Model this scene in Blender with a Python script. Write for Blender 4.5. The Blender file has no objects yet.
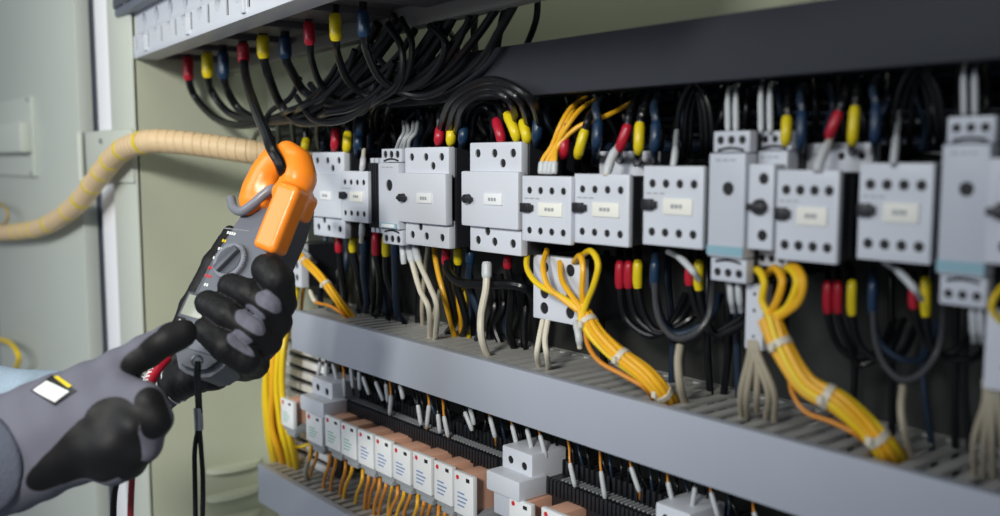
import bpy, bmesh, math, random
import numpy as np
from mathutils import Vector, Matrix
random.seed(7)
sc = bpy.context.scene
col = sc.collection

# ---------------------------------------------------------------- camera, world, lights, exposure
FPX = 950.0
PITCH = math.atan(98 / FPX)
YAW = math.radians(39.17)
CAM = Vector((0, 0, 1.4))
FW = Vector((-math.cos(YAW) * math.cos(PITCH), math.sin(YAW) * math.cos(PITCH), -math.sin(PITCH)))
RT = Vector((math.sin(YAW), math.cos(YAW), 0))
UP = RT.cross(FW)
cd = bpy.data.cameras.new('camera')
cam = bpy.data.objects.new('camera', cd)
col.objects.link(cam)
m3 = Matrix((RT, UP, -FW)).transposed()
cam.matrix_world = Matrix.Translation(CAM) @ m3.to_4x4()
cd.sensor_width = 36
cd.lens = FPX / 1000 * 36
cd.clip_start = 0.02
cd.dof.use_dof = True
cd.dof.focus_distance = 0.85
cd.dof.aperture_fstop = 3.8
sc.camera = cam

world = bpy.data.worlds.new('world')
sc.world = world
world.use_nodes = True
world.node_tree.nodes['Background'].inputs[0].default_value = (0.80, 0.88, 1.0, 1)
world.node_tree.nodes['Background'].inputs[1].default_value = 0.19

def area(name, loc, target, size, power, color=(1, 1, 1)):
    l = bpy.data.lights.new(name, 'AREA')
    l.shape = 'RECTANGLE'; l.size, l.size_y = size
    l.energy = power; l.color = color
    o = bpy.data.objects.new(name, l)
    col.objects.link(o)
    o.location = loc
    o.rotation_euler = (Vector(target) - Vector(loc)).to_track_quat('-Z', 'Y').to_euler()
    return o
area('room_light', (-1.0, -1.5, 2.0), (-0.8, 0.55, 1.25), (1.2, 0.8), 18, (0.93, 0.97, 1.0))
def spot(name, loc, target, power, angle, blend, radius, color):
    l = bpy.data.lights.new(name, 'SPOT')
    l.energy = power; l.color = color; l.spot_size = math.radians(angle); l.spot_blend = blend; l.shadow_soft_size = radius
    o = bpy.data.objects.new(name, l); col.objects.link(o); o.location = loc
    o.rotation_euler = (Vector(target) - Vector(loc)).to_track_quat('-Z', 'Y').to_euler()
spot('work_lamp', (0.15, -0.85, 1.95), (-1.12, 0.40, 1.22), 105, 60, 1.0, .12, (1.0, .98, .90))
area('back_plate_fill', (-.55, .40, 1.98), (-.75, .60, 1.50), (1.2, .05), 2.2, (1.0, 1.0, .78))  # added fill with no known source, lightens the plate above the dark trunking

sc.view_settings.view_transform = 'Standard'
sc.view_settings.look = 'None'
sc.view_settings.gamma = 1
sc.view_settings.use_curve_mapping = False
sc.view_settings.exposure = 0.0

# ---------------------------------------------------------------- helpers
def ray(px, py):
    return FW + RT * ((px - 500) / FPX) + UP * ((258 - py) / FPX)
def W(px, py, Y):                      # point on the plane a distance Y in front of the camera, parallel to the panel
    d = ray(px, py)
    return CAM + d * (Y / d.y)
def Cd(px, py, d):                     # point at depth d along the viewing axis
    return CAM + ray(px, py) * d
def cl(px, py, d):                     # the same in view axes (metres)
    return np.array([(px - 500) / FPX * d, (258 - py) / FPX * d, d])

MATS = {}
def mat(name, c, rough=0.5, metal=0.0, noise=0.0, scale=40, bump=0.0, bscale=200, spec=0.5, trans=0.0):
    if name in MATS: return MATS[name]
    m = bpy.data.materials.new(name); m.use_nodes = True
    nt = m.node_tree; b = nt.nodes['Principled BSDF']
    b.inputs['Base Color'].default_value = (*c, 1)
    b.inputs['Roughness'].default_value = rough
    b.inputs['Metallic'].default_value = metal
    b.inputs['Specular IOR Level'].default_value = spec
    if trans: b.inputs['Transmission Weight'].default_value = trans
    tc = nt.nodes.new('ShaderNodeTexCoord')
    if noise:
        n = nt.nodes.new('ShaderNodeTexNoise'); n.inputs['Scale'].default_value = scale; n.inputs['Detail'].default_value = 4
        r = nt.nodes.new('ShaderNodeMix'); r.data_type = 'RGBA'
        r.inputs[6].default_value = (*[x * (1 - noise) for x in c], 1)
        r.inputs[7].default_value = (*[min(1, x * (1 + noise)) for x in c], 1)
        nt.links.new(tc.outputs['Object'], n.inputs['Vector'])
        nt.links.new(n.outputs['Fac'], r.inputs[0]); nt.links.new(r.outputs[2], b.inputs['Base Color'])
    if bump:
        n = nt.nodes.new('ShaderNodeTexNoise'); n.inputs['Scale'].default_value = bscale; n.inputs['Detail'].default_value = 3
        bp = nt.nodes.new('ShaderNodeBump'); bp.inputs['Strength'].default_value = bump; bp.inputs['Distance'].default_value = 0.001
        nt.links.new(tc.outputs['Object'], n.inputs['Vector'])
        nt.links.new(n.outputs['Fac'], bp.inputs['Height']); nt.links.new(bp.outputs['Normal'], b.inputs['Normal'])
    MATS[name] = m
    return m
PAINT = mat('cabinet_paint', (.50, .53, .42), .5, noise=.06, scale=8, bump=.15, bscale=300)
DOORP = mat('door_paint', (.50, .54, .50), .5, noise=.05, scale=6, bump=.15, bscale=300)
POST = mat('post_paint', (.56, .60, .54), .45, noise=.04, scale=10)
BRIGHT = mat('white_gasket', (.95, .96, 1.0), .4)
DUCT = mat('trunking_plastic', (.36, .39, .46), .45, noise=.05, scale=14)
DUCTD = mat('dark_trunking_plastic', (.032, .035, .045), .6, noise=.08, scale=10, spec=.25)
FING = mat('trunking_finger', (.40, .40, .39), .5)
LG = mat('light_grey_plastic', (.60, .63, .70), .38, noise=.02, scale=60)
LG2 = mat('pale_grey_plastic', (.52, .55, .62), .4)
WHITE = mat('white_plastic', (.78, .80, .82), .4)
CREAM = mat('cream_label', (.80, .80, .74), .5)
BLACK = mat('black_plastic', (.012, .013, .017), .4)
HOLE = mat('recess_shade', (.006, .007, .009), .6)  # near-black that puts the shade inside holes and slots into colour
SCREW = mat('screw_steel', (.09, .10, .12), .35, .8)
STEEL = mat('steel', (.45, .47, .5), .3, 1)
CABLE = mat('black_cable', (.005, .0055, .007), .3, spec=.35)
NAVY = mat('navy_cable', (.012, .025, .05), .35)
RED = mat('red_sleeve', (.42, .01, .03), .35)
YEL = mat('yellow_sleeve', (.70, .55, .01), .35)
BLUE = mat('blue_sleeve', (.008, .03, .075), .35)
YW = mat('yellow_wire', (.80, .42, .015), .4, noise=.12, scale=50)
YB = mat('lemon_wire', (.80, .56, .01), .4, noise=.12, scale=50)
OW = mat('orange_wire', (.62, .24, .02), .4)
WW = mat('white_wire', (.62, .58, .48), .45)
BW = mat('beige_wire', (.36, .32, .24), .5)
GW = mat('grey_wire', (.30, .32, .34), .4)
TAG = mat('white_tag', (.52, .55, .58), .4)
TEAL = mat('teal_stripe', (.24, .42, .50), .4)
COND = mat('beige_spiral', (.66, .49, .29), .5, noise=.06, scale=60, bump=.2, bscale=80)
CBAND = mat('yellow_marking', (.72, .56, .02), .45)
PEACH = mat('peach_plastic', (.68, .38, .27), .4, noise=.08, scale=60)
ORANGE = mat('orange_plastic', (1.0, .27, .018), .3, bump=.08, bscale=500)
METER = mat('meter_grey', (.07, .078, .098), .42, bump=.1, bscale=700)
METERF = mat('meter_face', (.12, .13, .16), .45)
METERR = mat('meter_rim', (.19, .20, .24), .35)
LCD = mat('lcd_glass', (.30, .32, .27), .2)
SHADE = mat('painted_shade', (.018, .020, .018), .6)  # near-black standing in for shade behind the devices and relays
DGW = mat('dark_grey_wire', (.045, .048, .055), .3)
GREENI = mat('green_print', (.25, .5, .4), .5)
BLUEI = mat('blue_print', (.2, .28, .5), .5)
REDI = mat('red_print', (.6, .02, .03), .5)
SLATE = mat('slate_housing', (.16, .18, .23), .4, noise=.1, scale=25)
DENIM = mat('pale_denim', (.33, .43, .55), .85, noise=.12, scale=150, bump=.4, bscale=400)

def add_box(bm, x0, x1, y0, y1, z0, z1, bevel=0.0, seg=2, M=None):
    t = bmesh.new()
    bmesh.ops.create_cube(t, size=1)
    for v in t.verts:
        v.co = Vector(((x0 + x1) / 2 + v.co.x * (x1 - x0), (y0 + y1) / 2 + v.co.y * (y1 - y0), (z0 + z1) / 2 + v.co.z * (z1 - z0)))
    if bevel:
        bmesh.ops.bevel(t, geom=list(t.edges), offset=bevel, segments=seg, affect='EDGES', profile=.6)
    if M: t.transform(M)
    me = bpy.data.meshes.new('t'); t.to_mesh(me); t.free(); bm.from_mesh(me); bpy.data.meshes.remove(me)
def add_cyl(bm, p, q, r, r2=None, n=16):
    p, q = Vector(p), Vector(q); r2 = r if r2 is None else r2
    d = (q - p); a = d.normalized()
    s = a.orthogonal().normalized(); u = a.cross(s)
    A = [bm.verts.new(p + (s * math.cos(k * math.tau / n) + u * math.sin(k * math.tau / n)) * r) for k in range(n)]
    B = [bm.verts.new(q + (s * math.cos(k * math.tau / n) + u * math.sin(k * math.tau / n)) * r2) for k in range(n)]
    for k in range(n):
        bm.faces.new((A[k], A[(k + 1) % n], B[(k + 1) % n], B[k]))
    bm.faces.new(A[::-1]); bm.faces.new(B)
def catmull(pts, sub=8):
    P = [Vector(p) for p in pts]
    if len(P) == 2: return [P[0].lerp(P[1], t / 4) for t in range(5)]
    P = [P[0] * 2 - P[1]] + P + [P[-1] * 2 - P[-2]]
    out = []
    for i in range(1, len(P) - 2):
        a, b, c, d = P[i - 1:i + 3]
        for k in range(sub):
            t = k / sub
            out.append(.5 * ((2 * b) + (c - a) * t + (2 * a - 5 * b + 4 * c - d) * t * t + (3 * b - a - 3 * c + d) * t ** 3))
    out.append(P[-2])
    return out
def add_tube(bm, pts, r, n=8, rf=None):
    ds = []
    for i in range(len(pts)):
        ds.append((pts[min(i + 1, len(pts) - 1)] - pts[max(i - 1, 0)]).normalized())
    s = ds[0].orthogonal().normalized(); prev = None; first = None
    for i, (p, d) in enumerate(zip(pts, ds)):
        s = (s - d * s.dot(d)).normalized(); u = d.cross(s)
        rr = rf(i / (len(pts) - 1)) * r if rf else r
        ring = [bm.verts.new(p + (s * math.cos(k * math.tau / n) + u * math.sin(k * math.tau / n)) * rr) for k in range(n)]
        if prev:
            for k in range(n): bm.faces.new((prev[k], prev[(k + 1) % n], ring[(k + 1) % n], ring[k]))
        else: first = ring
        prev = ring
    bm.faces.new(first[::-1]); bm.faces.new(prev)
def part(name, bm, m, smooth=True):
    me = bpy.data.meshes.new(name)
    bmesh.ops.recalc_face_normals(bm, faces=bm.faces)
    bm.to_mesh(me); bm.free()
    me.materials.append(m)
    if smooth:
        for f in me.polygons: f.use_smooth = True
        me.set_sharp_from_angle(angle=math.radians(35))
    o = bpy.data.objects.new(name, me); col.objects.link(o)
    return o
def tag(o, label, cat, group=None, kind=None):
    o['label'] = label
    o['category'] = cat
    if group: o['group'] = group
    if kind: o['kind'] = kind
    return o
def struct(o):
    o['kind'] = 'structure'; return o
def thing(name, label, cat, loc, group=None):
    o = bpy.data.objects.new(name, None); o.empty_display_size = .02
    col.objects.link(o); o.location = loc
    return tag(o, label, cat, group)
def child(name, bm, m, par, smooth=True, label=None):
    """mesh under a thing (Empty with a location) or under another part of it; coordinates given in world space"""
    root = par
    while root.parent is not None: root = root.parent
    if par.parent is None:
        bm.transform(Matrix.Translation(-par.location))
        o = part(name, bm, m, smooth); o.parent = par
    else:
        bm.transform(Matrix.Translation(-root.location))
        o = part(name, bm, m, smooth); o.parent = par
    if label: o['label'] = label
    return o
def top(name, bm, m, label, cat, group=None, smooth=True):
    """thing that is one mesh: origin moved to its base"""
    c = Vector((0, 0, 0)); n = 0; zmin = 1e9
    for v in bm.verts: c += v.co; n += 1; zmin = min(zmin, v.co.z)
    c /= n; c.z = zmin
    bm.transform(Matrix.Translation(-c))
    o = part(name, bm, m, smooth); o.location = c
    return tag(o, label, cat, group)
def B(*a, **k):
    bm = bmesh.new(); add_box(bm, *a, **k); return bm
def cut(bm, cutters):
    """boolean difference, gives a new bmesh"""
    obs = []
    for b in (bm, cutters):
        bmesh.ops.recalc_face_normals(b, faces=b.faces)
        me = bpy.data.meshes.new('t'); b.to_mesh(me); b.free()
        o = bpy.data.objects.new('t', me); col.objects.link(o); obs.append(o)
    md = obs[0].modifiers.new('b', 'BOOLEAN'); md.object = obs[1]; md.operation = 'DIFFERENCE'; md.solver = 'EXACT'
    dg = bpy.context.evaluated_depsgraph_get()
    me = bpy.data.meshes.new_from_object(obs[0].evaluated_get(dg))
    out = bmesh.new(); out.from_mesh(me)
    for o in obs:
        d = o.data; bpy.data.objects.remove(o); bpy.data.meshes.remove(d)
    bpy.data.meshes.remove(me)
    return out

# ---------------------------------------------------------------- the setting: cabinet shell
YB_ = .60                                    # mounting plate
YD = .50                                     # plane of the device fronts
XW = W(272, 300, YB_).x                      # inner face of the left side wall
YE = XW / (ray(141, 250).x / ray(141, 250).y)    # its front edge
zt, zb = 2.05, .55
struct(part('wall_back', B(XW - .01, .55, YB_, YB_ + .004, zb, zt), PAINT, False))
bm = bmesh.new()
add_box(bm, XW - .004, XW, YE, YB_, zb, zt)
for (ya, yb) in ((475, 463), (503, 488), (528, 512), (556, 538)):      # pressed louvres low in the side wall
    rr = ray(206, ya); t = (XW + .002) / rr.x; p = CAM + rr * t
    rr = ray(262, yb); t = (XW + .002) / rr.x; q = CAM + rr * t
    d = q - p
    ts = bmesh.new()
    n = 10
    ring = []
    for k in range(n + 1):
        f = k / n; w = math.sin(math.pi * min(1, max(.0, f))) ** .4
        c = p.lerp(q, f)
        ring.append([bm.verts.new(c + Vector((.014 * w, 0, .007))), bm.verts.new(c + Vector((.016 * w, 0, .001))), bm.verts.new(c + Vector((-.004, 0, -.003))), bm.verts.new(c + Vector((-.004, 0, .009)))])
    for k in range(n):
        for j in range(4):
            bm.faces.new((ring[k][j], ring[k][(j + 1) % 4], ring[k + 1][(j + 1) % 4], ring[k + 1][j]))
    ts.free()
struct(part('wall_left', bm, PAINT))
# front post of the cabinet (flange + return), white gasket strip, hinge side gap, door leaf
xp0 = W(119, 250, YE).x
struct(part('trim_1', B(xp0 - .002, XW, YE - .003, YE + .004, zb, zt, bevel=.0015), POST))
xg0, xg1 = W(105.5, 250, YE + .01).x, W(124, 250, YE + .01).x
struct(part('trim_2', B(xg0, xg1, YE + .008, YE + .014, zb, zt, bevel=.001), BRIGHT))
xr0 = W(86, 250, YE + .03).x
bm = bmesh.new()
add_box(bm, xr0 - .03, xg1, YE + .030, YE + .036, zb, zt)
add_box(bm, W(93, 250, YE + .02).x, W(99, 250, YE + .02).x, YE + .018, YE + .03, zb, zt, bevel=.002)
struct(part('trim_3', bm, SLATE))
xd1 = W(87, 250, YE).x
bm = bmesh.new()
add_box(bm, xd1 - .62, xd1, YE - .004, YE + .018, zb, zt, bevel=.003)
door = struct(part('door_1', bm, DOORP))
# lock housing on the door: raised plate with a pressed channel
hx1 = W(37, 140, YE - .004).x
z0, z1 = W(20, 176, YE - .004).z, W(20, 99, YE - .004).z
t = thing('door_lock_housing', 'grey pressed metal lock housing on the open cabinet door', 'lock housing', (hx1 - .06, YE - .006, z0))
zc0, zc1 = W(20, 153, YE - .01).z, W(20, 123, YE - .01).z
child('cover_plate', B(hx1 - .45, hx1, YE - .012, YE - .003, z0, z1, bevel=.004), DOORP, t)
child('handle_channel', B(hx1 - .45, hx1 - .002, YE - .030, YE - .011, zc0, zc1, bevel=.005), DOORP, t)
bm = bmesh.new()
for z in (z0 + .006, z1 - .006): add_cyl(bm, (hx1 - .012, YE - .014, z), (hx1 - .012, YE - .011, z), .0035)
child('rivet', bm, STEEL, t)
# hinge bracket bridging door and post
z0, z1 = W(115, 182, YE).z, W(115, 130, YE).z
t = thing('cabinet_hinge', 'pale painted hinge bracket joining door and cabinet post behind the beige hose', 'hinge', (xg0, YE - .01, z0))
child('hinge_leaf', B(W(90, 150, YE).x, XW - .001, YE - .007, YE - .0025, z0, z1, bevel=.003), POST, t)
bm = bmesh.new(); add_cyl(bm, (xd1 + .006, YE - .004, z0), (xd1 + .006, YE - .004, z1), .005)
child('hinge_barrel', bm, POST, t)
bm = bmesh.new()
for (x, y) in ((88, 141), (92, 165)): 
    p = W(x + 14, y, YE - .007); add_cyl(bm, p, p + Vector((0, -.003, 0)), .0035)
child('screw', bm, STEEL, t)

# ---------------------------------------------------------------- trunkings (cable ducts)
def duct(name, label, xa, xb, za, zc, y0, y1, m, pitch=.0155, fing=.0082, mf=None, cover_label=None, bottom=True, group=None):
    """slotted trunking: cover in front, two walls of fingers above and below"""
    t = thing(name, label, 'trunking', ((xa + xb) / 2, y1, za), group)
    bm = bmesh.new()
    add_box(bm, xa, xb, y0, y0 + .003, za - .001, zc + .001, bevel=.0012)
    add_box(bm, xa, xb, y0 + .002, y0 + .009, zc - .0022, zc + .001, bevel=.0006)
    add_box(bm, xa, xb, y0 + .002, y0 + .009, za - .001, za + .0022, bevel=.0006)
    child('cover', bm, m, t)
    bm = bmesh.new()
    for z in ((zc - .003, za + .001) if bottom else (zc - .003,)):
        x = xa + .002
        while x < xb - fing:
            add_box(bm, x, x + fing, y0 + .006, y1 - .012, z, z + .0022)
            x += pitch
        add_box(bm, xa, xb, y1 - .013, y1, z, z + .0022)
    child('slotted_wall', bm, mf or m, t)
    child('back_wall', B(xa, xb, y1 - .002, y1, za, zc), mf or m, t)
    return t
yfd = .50
zD1, zD0 = 1.4 - .3475 * .5, 1.4 - .4355 * .5
xa = W(291, 330, yfd).x
duct('slotted_trunking', 'long light grey slotted trunking running below the row of switching devices', xa, .30, zD0, zD1, yfd, YB_ - .001, DUCT, mf=FING)
zL1, zL0 = 1.4 - .7664 * .5, 1.4 - .86 * .5
duct('slotted_trunking', 'grey slotted trunking under the relay terminals in the bottom left corner of the panel', W(258, 480, yfd).x, -.2, zL0, zL1, yfd, YB_ - .001, DUCT, mf=FING)
zU1, zU0 = 1.4 + .1825 * .5, 1.4 + .1035 * .5
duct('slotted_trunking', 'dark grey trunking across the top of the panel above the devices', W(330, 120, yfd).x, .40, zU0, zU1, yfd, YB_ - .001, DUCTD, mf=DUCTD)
# added dark sheets in place of shade behind the device and relay rows
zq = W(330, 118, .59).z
top('shade_sheet', B(W(306, 300, .59).x, .32, .594, .5985, zD1 - .004, zU0 + .004), SHADE, 'added dark sheet standing in for shade behind the row of switching devices', 'shade sheet')
top('shade_sheet', B(W(306, 300, .59).x, .32, .594, .5985, zL1 - .002, zD0 - .002), SHADE, 'added dark sheet standing in for shade behind the relays and black terminal strip', 'shade sheet')
# upright slotted trunking on the left, only its fingers show
t = thing('upright_trunking', 'short upright slotted trunking behind the thick yellow wire bunch', 'trunking', (W(300, 400, .56).x, .56, zL1))
xa, xb = W(288, 400, .55).x, W(330, 400, .55).x
bm = bmesh.new()
z = zL1 + .002
while z < zD0 - .008:
    add_box(bm, xa, xb, .546, .552, z, z + .0085, bevel=.0008)
    add_box(bm, xa, xa + .003, .552, YB_ - .002, z, z + .0085)
    z += .0155
child('finger_row', bm, WHITE, t)
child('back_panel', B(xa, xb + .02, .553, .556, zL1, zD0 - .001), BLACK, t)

# ---------------------------------------------------------------- devices
def rect(px0, py0, px1, py1, Y):
    a, b = W(px0, (py0 + py1) / 2, Y), W(px1, (py0 + py1) / 2, Y)
    return a.x, b.x, W((px0 + px1) / 2, py1, Y).z, W((px0 + px1) / 2, py0, Y).z
def holes(face_bm, spots, y, r, deep=.004):
    c = bmesh.new()
    for (x, z) in spots: add_cyl(c, (x, y - .004, z), (x, y + deep, z), r, n=14)
    return cut(face_bm, c)
def screws(t, spots, y, r, name='terminal_screw', m=None):
    for (x, z) in spots:
        b = bmesh.new(); add_cyl(b, (x, y, z), (x, y - .0018, z), r * .99, n=12)
        add_box(b, x - r * .7, x + r * .7, y - .0024, y - .0018, z - r * .14, z + r * .14)
        child(name, b, m or HOLE, t)
def marking(t, x0, x1, z0, z1, y, m, name='print_mark', rows=1):
    b = bmesh.new()
    n = 3
    for k in range(n):
        w = (x1 - x0) / n
        add_box(b, x0 + k * w, x0 + (k + .7) * w, y - .0003, y, z0, z1)
    child(name, b, m, t)
def contactor(r, label, Yf=YD, deep=.07, tiny=False):
    x0, x1, z0, z1 = r; w, h = x1 - x0, z1 - z0
    t = thing('contactor', label, 'contactor', ((x0 + x1) / 2, YB_ - .01, z0))
    sx = [x0 + w * f for f in (.16, .39, .62, .85)]
    hr = h * .056
    sp = [(x, z1 - h * .22) for x in sx] + [(x, z0 + h * .17) for x in sx]
    f = B(x0, x1, Yf, Yf + .0042, z0, z1, bevel=.0010)
    f = holes(f, sp, Yf, hr, .003)
    child('face_plate', f, LG, t)
    screws(t, sp, Yf + .0024, hr)
    bm = bmesh.new()
    add_box(bm, x0 + .0012, x1 + .0006, Yf + .0040, Yf + deep, z0 + .0015, z1 - .0015, bevel=.001)
    for k in range(6):
        add_box(bm, x1 + .0005, x1 + .0018, Yf + .012 + k * .008, Yf + .015 + k * .008, z0 + .004, z1 - .004)
    child('housing', bm, BLACK, t)
    zc = z0 + h * .50
    bm = bmesh.new()
    add_box(bm, x0 + w * .02, x0 + w * .19, Yf - .0038, Yf + .002, zc - h * .055, zc + h * .085, bevel=.0008)
    add_box(bm, x0 + w * .19, x0 + w * .25, Yf - .004, Yf + .002, zc - h * .03, zc + h * .06, bevel=.0006)
    child('actuator', bm, BLACK, t)
    child('label_plate', B(x0 + w * .36, x0 + w * .84, Yf - .0012, Yf + .001, zc - h * .10, zc + h * .10, bevel=.0004), CREAM, t)
    marking(t, x0 + w * .5, x0 + w * .7, zc - h * .02, zc + h * .03, Yf - .0012, GW)
    marking(t, x0 + w * .06, x0 + w * .4, z0 + h * .65, z0 + h * .665, Yf, GW)
    return t
def breaker(r, label, Yf=YD, knob=True):
    """motor starter: terminal sections above and below, raised middle block"""
    x0, x1, z0, z1 = r; w, h = x1 - x0, z1 - z0
    t = thing('motor_breaker', label, 'circuit breaker', ((x0 + x1) / 2, YB_ - .01, z0))
    xs = x0 + w * .11 - .004; xr = x1; x1 = x1 - .0055
    zm1, zm0 = z1 - h * .26, z0 + h * .235
    yt = Yf + .006; hr = h * .040
    for nm, (za, zc) in (('upper_terminals', (zm1 - .004, z1)), ('lower_terminals', (z0, zm0 + .004))):
        hh = z1 - zm1 if nm[0] == 'u' else zm0 - z0
        zz = z1 - hh * .38 if nm[0] == 'u' else z0 + hh * .45
        sp = [(xs + (x1 - xs) * f, zz) for f in (.17, .50, .85)]
        z4 = z1 - hh * .72 if nm[0] == 'u' else z0 + hh * .83
        sp.append((xs + (x1 - xs) * (.66 if nm[0] == 'u' else .36), z4))
        f = B(xs, x1, yt, yt + .0075, za, zc, bevel=.0015)
        f = holes(f, sp, yt, hr, .006)
        o = child(nm, f, LG, t)
        for (x, z) in sp:
            b = bmesh.new(); add_cyl(b, (x, yt + .0055, z), (x, yt + .0012, z), hr * .98, n=12)
            add_box(b, x - hr * .7, x + hr * .7, yt + .0008, yt + .0012, z - hr * .15, z + hr * .15)
            child('terminal_screw', b, HOLE, o)
    child('housing', B(xs + .001, x1 + .002, yt + .0072, YB_ - .012, z0 + .001, z1 - .001, bevel=.001), BLACK, t)
    child('front_block', B(x0, xr - w * .03, Yf, yt + .002, zm0, zm1, bevel=.0018), LG, t)
    zc = (zm0 + zm1) / 2
    bm = bmesh.new()
    cx = x0 + w * .14
    add_cyl(bm, (cx, Yf + .001, zc), (cx, Yf - .005, zc), h * .045, h * .04, n=16)
    add_box(bm, cx - h * .015, cx + h * .075, Yf - .008, Yf - .001, zc - h * .018, zc + h * .018, bevel=.0006)
    child('rotary_knob', bm, BLACK, t)
    child('label_plate', B(x0 + w * .42, x0 + w * .72, Yf - .0012, Yf + .001, zc - h * .045, zc + h * .055, bevel=.0004), WHITE, t)
    marking(t, x0 + w * .5, x0 + w * .64, zc - h * .01, zc + h * .02, Yf - .0012, GW)
    return t
def narrow_relay(r, label, Yf=YD, stripe=TEAL, tab=False):
    x0, x1, z0, z1 = r; w, h = x1 - x0, z1 - z0
    t = thing('relay_module', label, 'relay', ((x0 + x1) / 2, YB_ - .01, z0))
    zu, zl = z1 - h * .15, z0 + h * .17
    hr = w * .10
    for nm, za, zc in (('upper_terminals', zu, z1), ('lower_terminals', z0, zl)):
        sp = [(x0 + w * f, (za + zc) / 2 + (h * .01 if nm[0] == 'u' else -h * .02)) for f in (.2, .5, .8)]
        f = B(x0, x1, Yf, Yf + .008, za + .0006, zc - .0006, bevel=.001)
        f = holes(f, sp, Yf, hr, .004)
        o = child(nm, f, LG2, t)
        for (x, z) in sp:
            b = bmesh.new(); add_cyl(b, (x, Yf + .0038, z), (x, Yf + .0008, z), hr * .98, n=10); child('terminal_screw', b, HOLE, o)
        b = bmesh.new()
        zz = za + .0012 if nm[0] == 'u' else zc - .004
        pts = [Vector((x0 + w * (.15 + .7 * k / 8), Yf - .0002, zz + math.sin(math.pi * k / 8) * w * .05 + .0006)) for k in range(9)]
        add_tube(b, pts, .0009, 6)
        child('wire_slot', b, HOLE, o)
    f = B(x0, x1, Yf - .004, Yf + .008, zl, zu, bevel=.0012)
    sp = [(x0 + w * .55, z0 + h * .62)]
    f = holes(f, sp, Yf - .004, w * .16, .006)
    child('front_block', f, LG2, t)
    b = bmesh.new(); add_cyl(b, (sp[0][0], Yf + .0015, sp[0][1]), (sp[0][0], Yf - .003, sp[0][1]), w * .155)
    child('setting_screw', b, HOLE, t)
    if tab:
        child('label_tab', B(x0 + w * .12, x1 - w * .08, Yf - .0052, Yf - .004, zl + h * .01, zl + h * .06), TEAL, t)
        child('tab_window', B(x0 + w * .2, x1 - w * .16, Yf - .0058, Yf - .0052, zl + h * .018, zl + h * .052), WHITE, t)
    else:
        child('colour_stripe', B(x0 - .0001, x1 + .0001, Yf - .0045, Yf - .0039, zl + h * .015, zl + h * .075), stripe, t)
    marking(t, x0 + w * .2, x0 + w * .8, zu - h * .05, zu - h * .04, Yf - .004, GW)
    child('housing', B(x0 + .0008, x1 - .0008, Yf + .0078, YB_ - .012, z0 + .001, z1 - .001, bevel=.001), LG2 if tab else BLACK, t)
    return t

breaker(rect(306, 152, 342, 237, YD), 'light grey motor breaker just right of the orange clamp jaw', YD)
contactor(rect(341, 171, 368, 222, YD), 'smallest light grey contactor, second device right of the orange clamp jaw', YD)
# ribbed black block right of the small contactor
x0, x1, z0, z1 = rect(369, 163, 383, 228, YD + .006)
t = thing('ribbed_block', 'black ribbed block squeezed between the smallest contactor and a narrow relay', 'terminal block', (x0, YB_ - .01, z0))
bm = bmesh.new(); add_box(bm, x0, x1, YD + .012, YB_ - .012, z0, z1)
for k in range(7): add_box(bm, x0 + (x1 - x0) * k / 7 + .0006, x0 + (x1 - x0) * (k + .6) / 7, YD + .006, YD + .013, z0, z1, bevel=.0004)
child('ribbed_body', bm, BLACK, t)
bm = bmesh.new()
for z in (z1, z0 - .005):
    for k in range(3): add_box(bm, x0 + (x1 - x0) * (k / 3), x0 + (x1 - x0) * (k + .7) / 3, YD + .008, YD + .02, z, z + .005, bevel=.0006)
child('terminal_tabs', bm, LG2, t)
narrow_relay(rect(382, 148, 402, 245, YD), 'narrow grey relay with a small blue framed label window near its base', YD, tab=True)
breaker(rect(397, 147, 447, 247, YD - .004), 'light grey motor breaker with white wires leaving its underside', YD - .004)
breaker(rect(461, 142, 520, 254, YD - .002), 'light grey motor breaker standing alone beneath the black cable arch', YD - .002)
contactor(rect(522, 176, 571, 243, YD - .004), 'light grey contactor with yellow wires plugged in above and yellow loops below', YD - .004)
contactor(rect(574, 174, 629, 245, YD), 'light grey contactor in front of the red and yellow sleeves, before the middle gap', YD)
contactor(rect(643, 166, 703, 247, YD - .004), 'light grey contactor just left of the tall relay with the blue stripe', YD - .004)
narrow_relay(rect(712, 130, 748, 283, YD - .002), 'tall narrow relay with blue stripe in the middle of the row', YD - .002)
narrow_relay(rect(757, 130, 790, 268, YD + .012), 'narrow relay mostly hidden behind the contactor, only its top terminals showing', YD + .012)
def slim_aux(r, label, Yf):
    x0, x1, z0, z1 = r; w, h = x1 - x0, z1 - z0
    t = thing('auxiliary_switch', label, 'switch', ((x0 + x1) / 2, YB_ - .01, z0))
    sp = [(x0 + w * .6, z1 - h * .17), (x0 + w * .6, z0 + h * .17)]
    f = holes(B(x0, x1, Yf, Yf + .012, z0, z1, bevel=.0012), sp, Yf, w * .2, .005)
    child('face_plate', f, LG, t)
    screws(t, sp, Yf + .0026, w * .2)
    bm = bmesh.new(); zc = (z0 + z1) / 2
    add_cyl(bm, (x0 + w * .5, Yf + .001, zc), (x0 + w * .5, Yf - .003, zc), w * .3, w * .26)
    add_box(bm, x0 + w * .1, x0 + w * .8, Yf - .005, Yf - .001, zc - w * .12, zc + w * .12, bevel=.0006)
    child('rotary_knob', bm, BLACK, t)
    child('housing', B(x0 + .0008, x1 - .0005, Yf + .0115, Yf + .06, z0 + .001, z1 - .001), BLACK, t)
slim_aux(rect(748, 164, 773, 250, YD - .004), 'slim grey switch with black knob squeezed beside the tall blue striped relay', YD - .004)
contactor(rect(776, 170, 838, 262, YD - .004), 'light grey contactor with a white ferruled wire leaning over its top edge', YD - .004)
contactor(rect(858, 163, 932, 262, YD - .004), 'largest light grey contactor, last one before the right hand blue striped relay', YD - .004)
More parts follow.
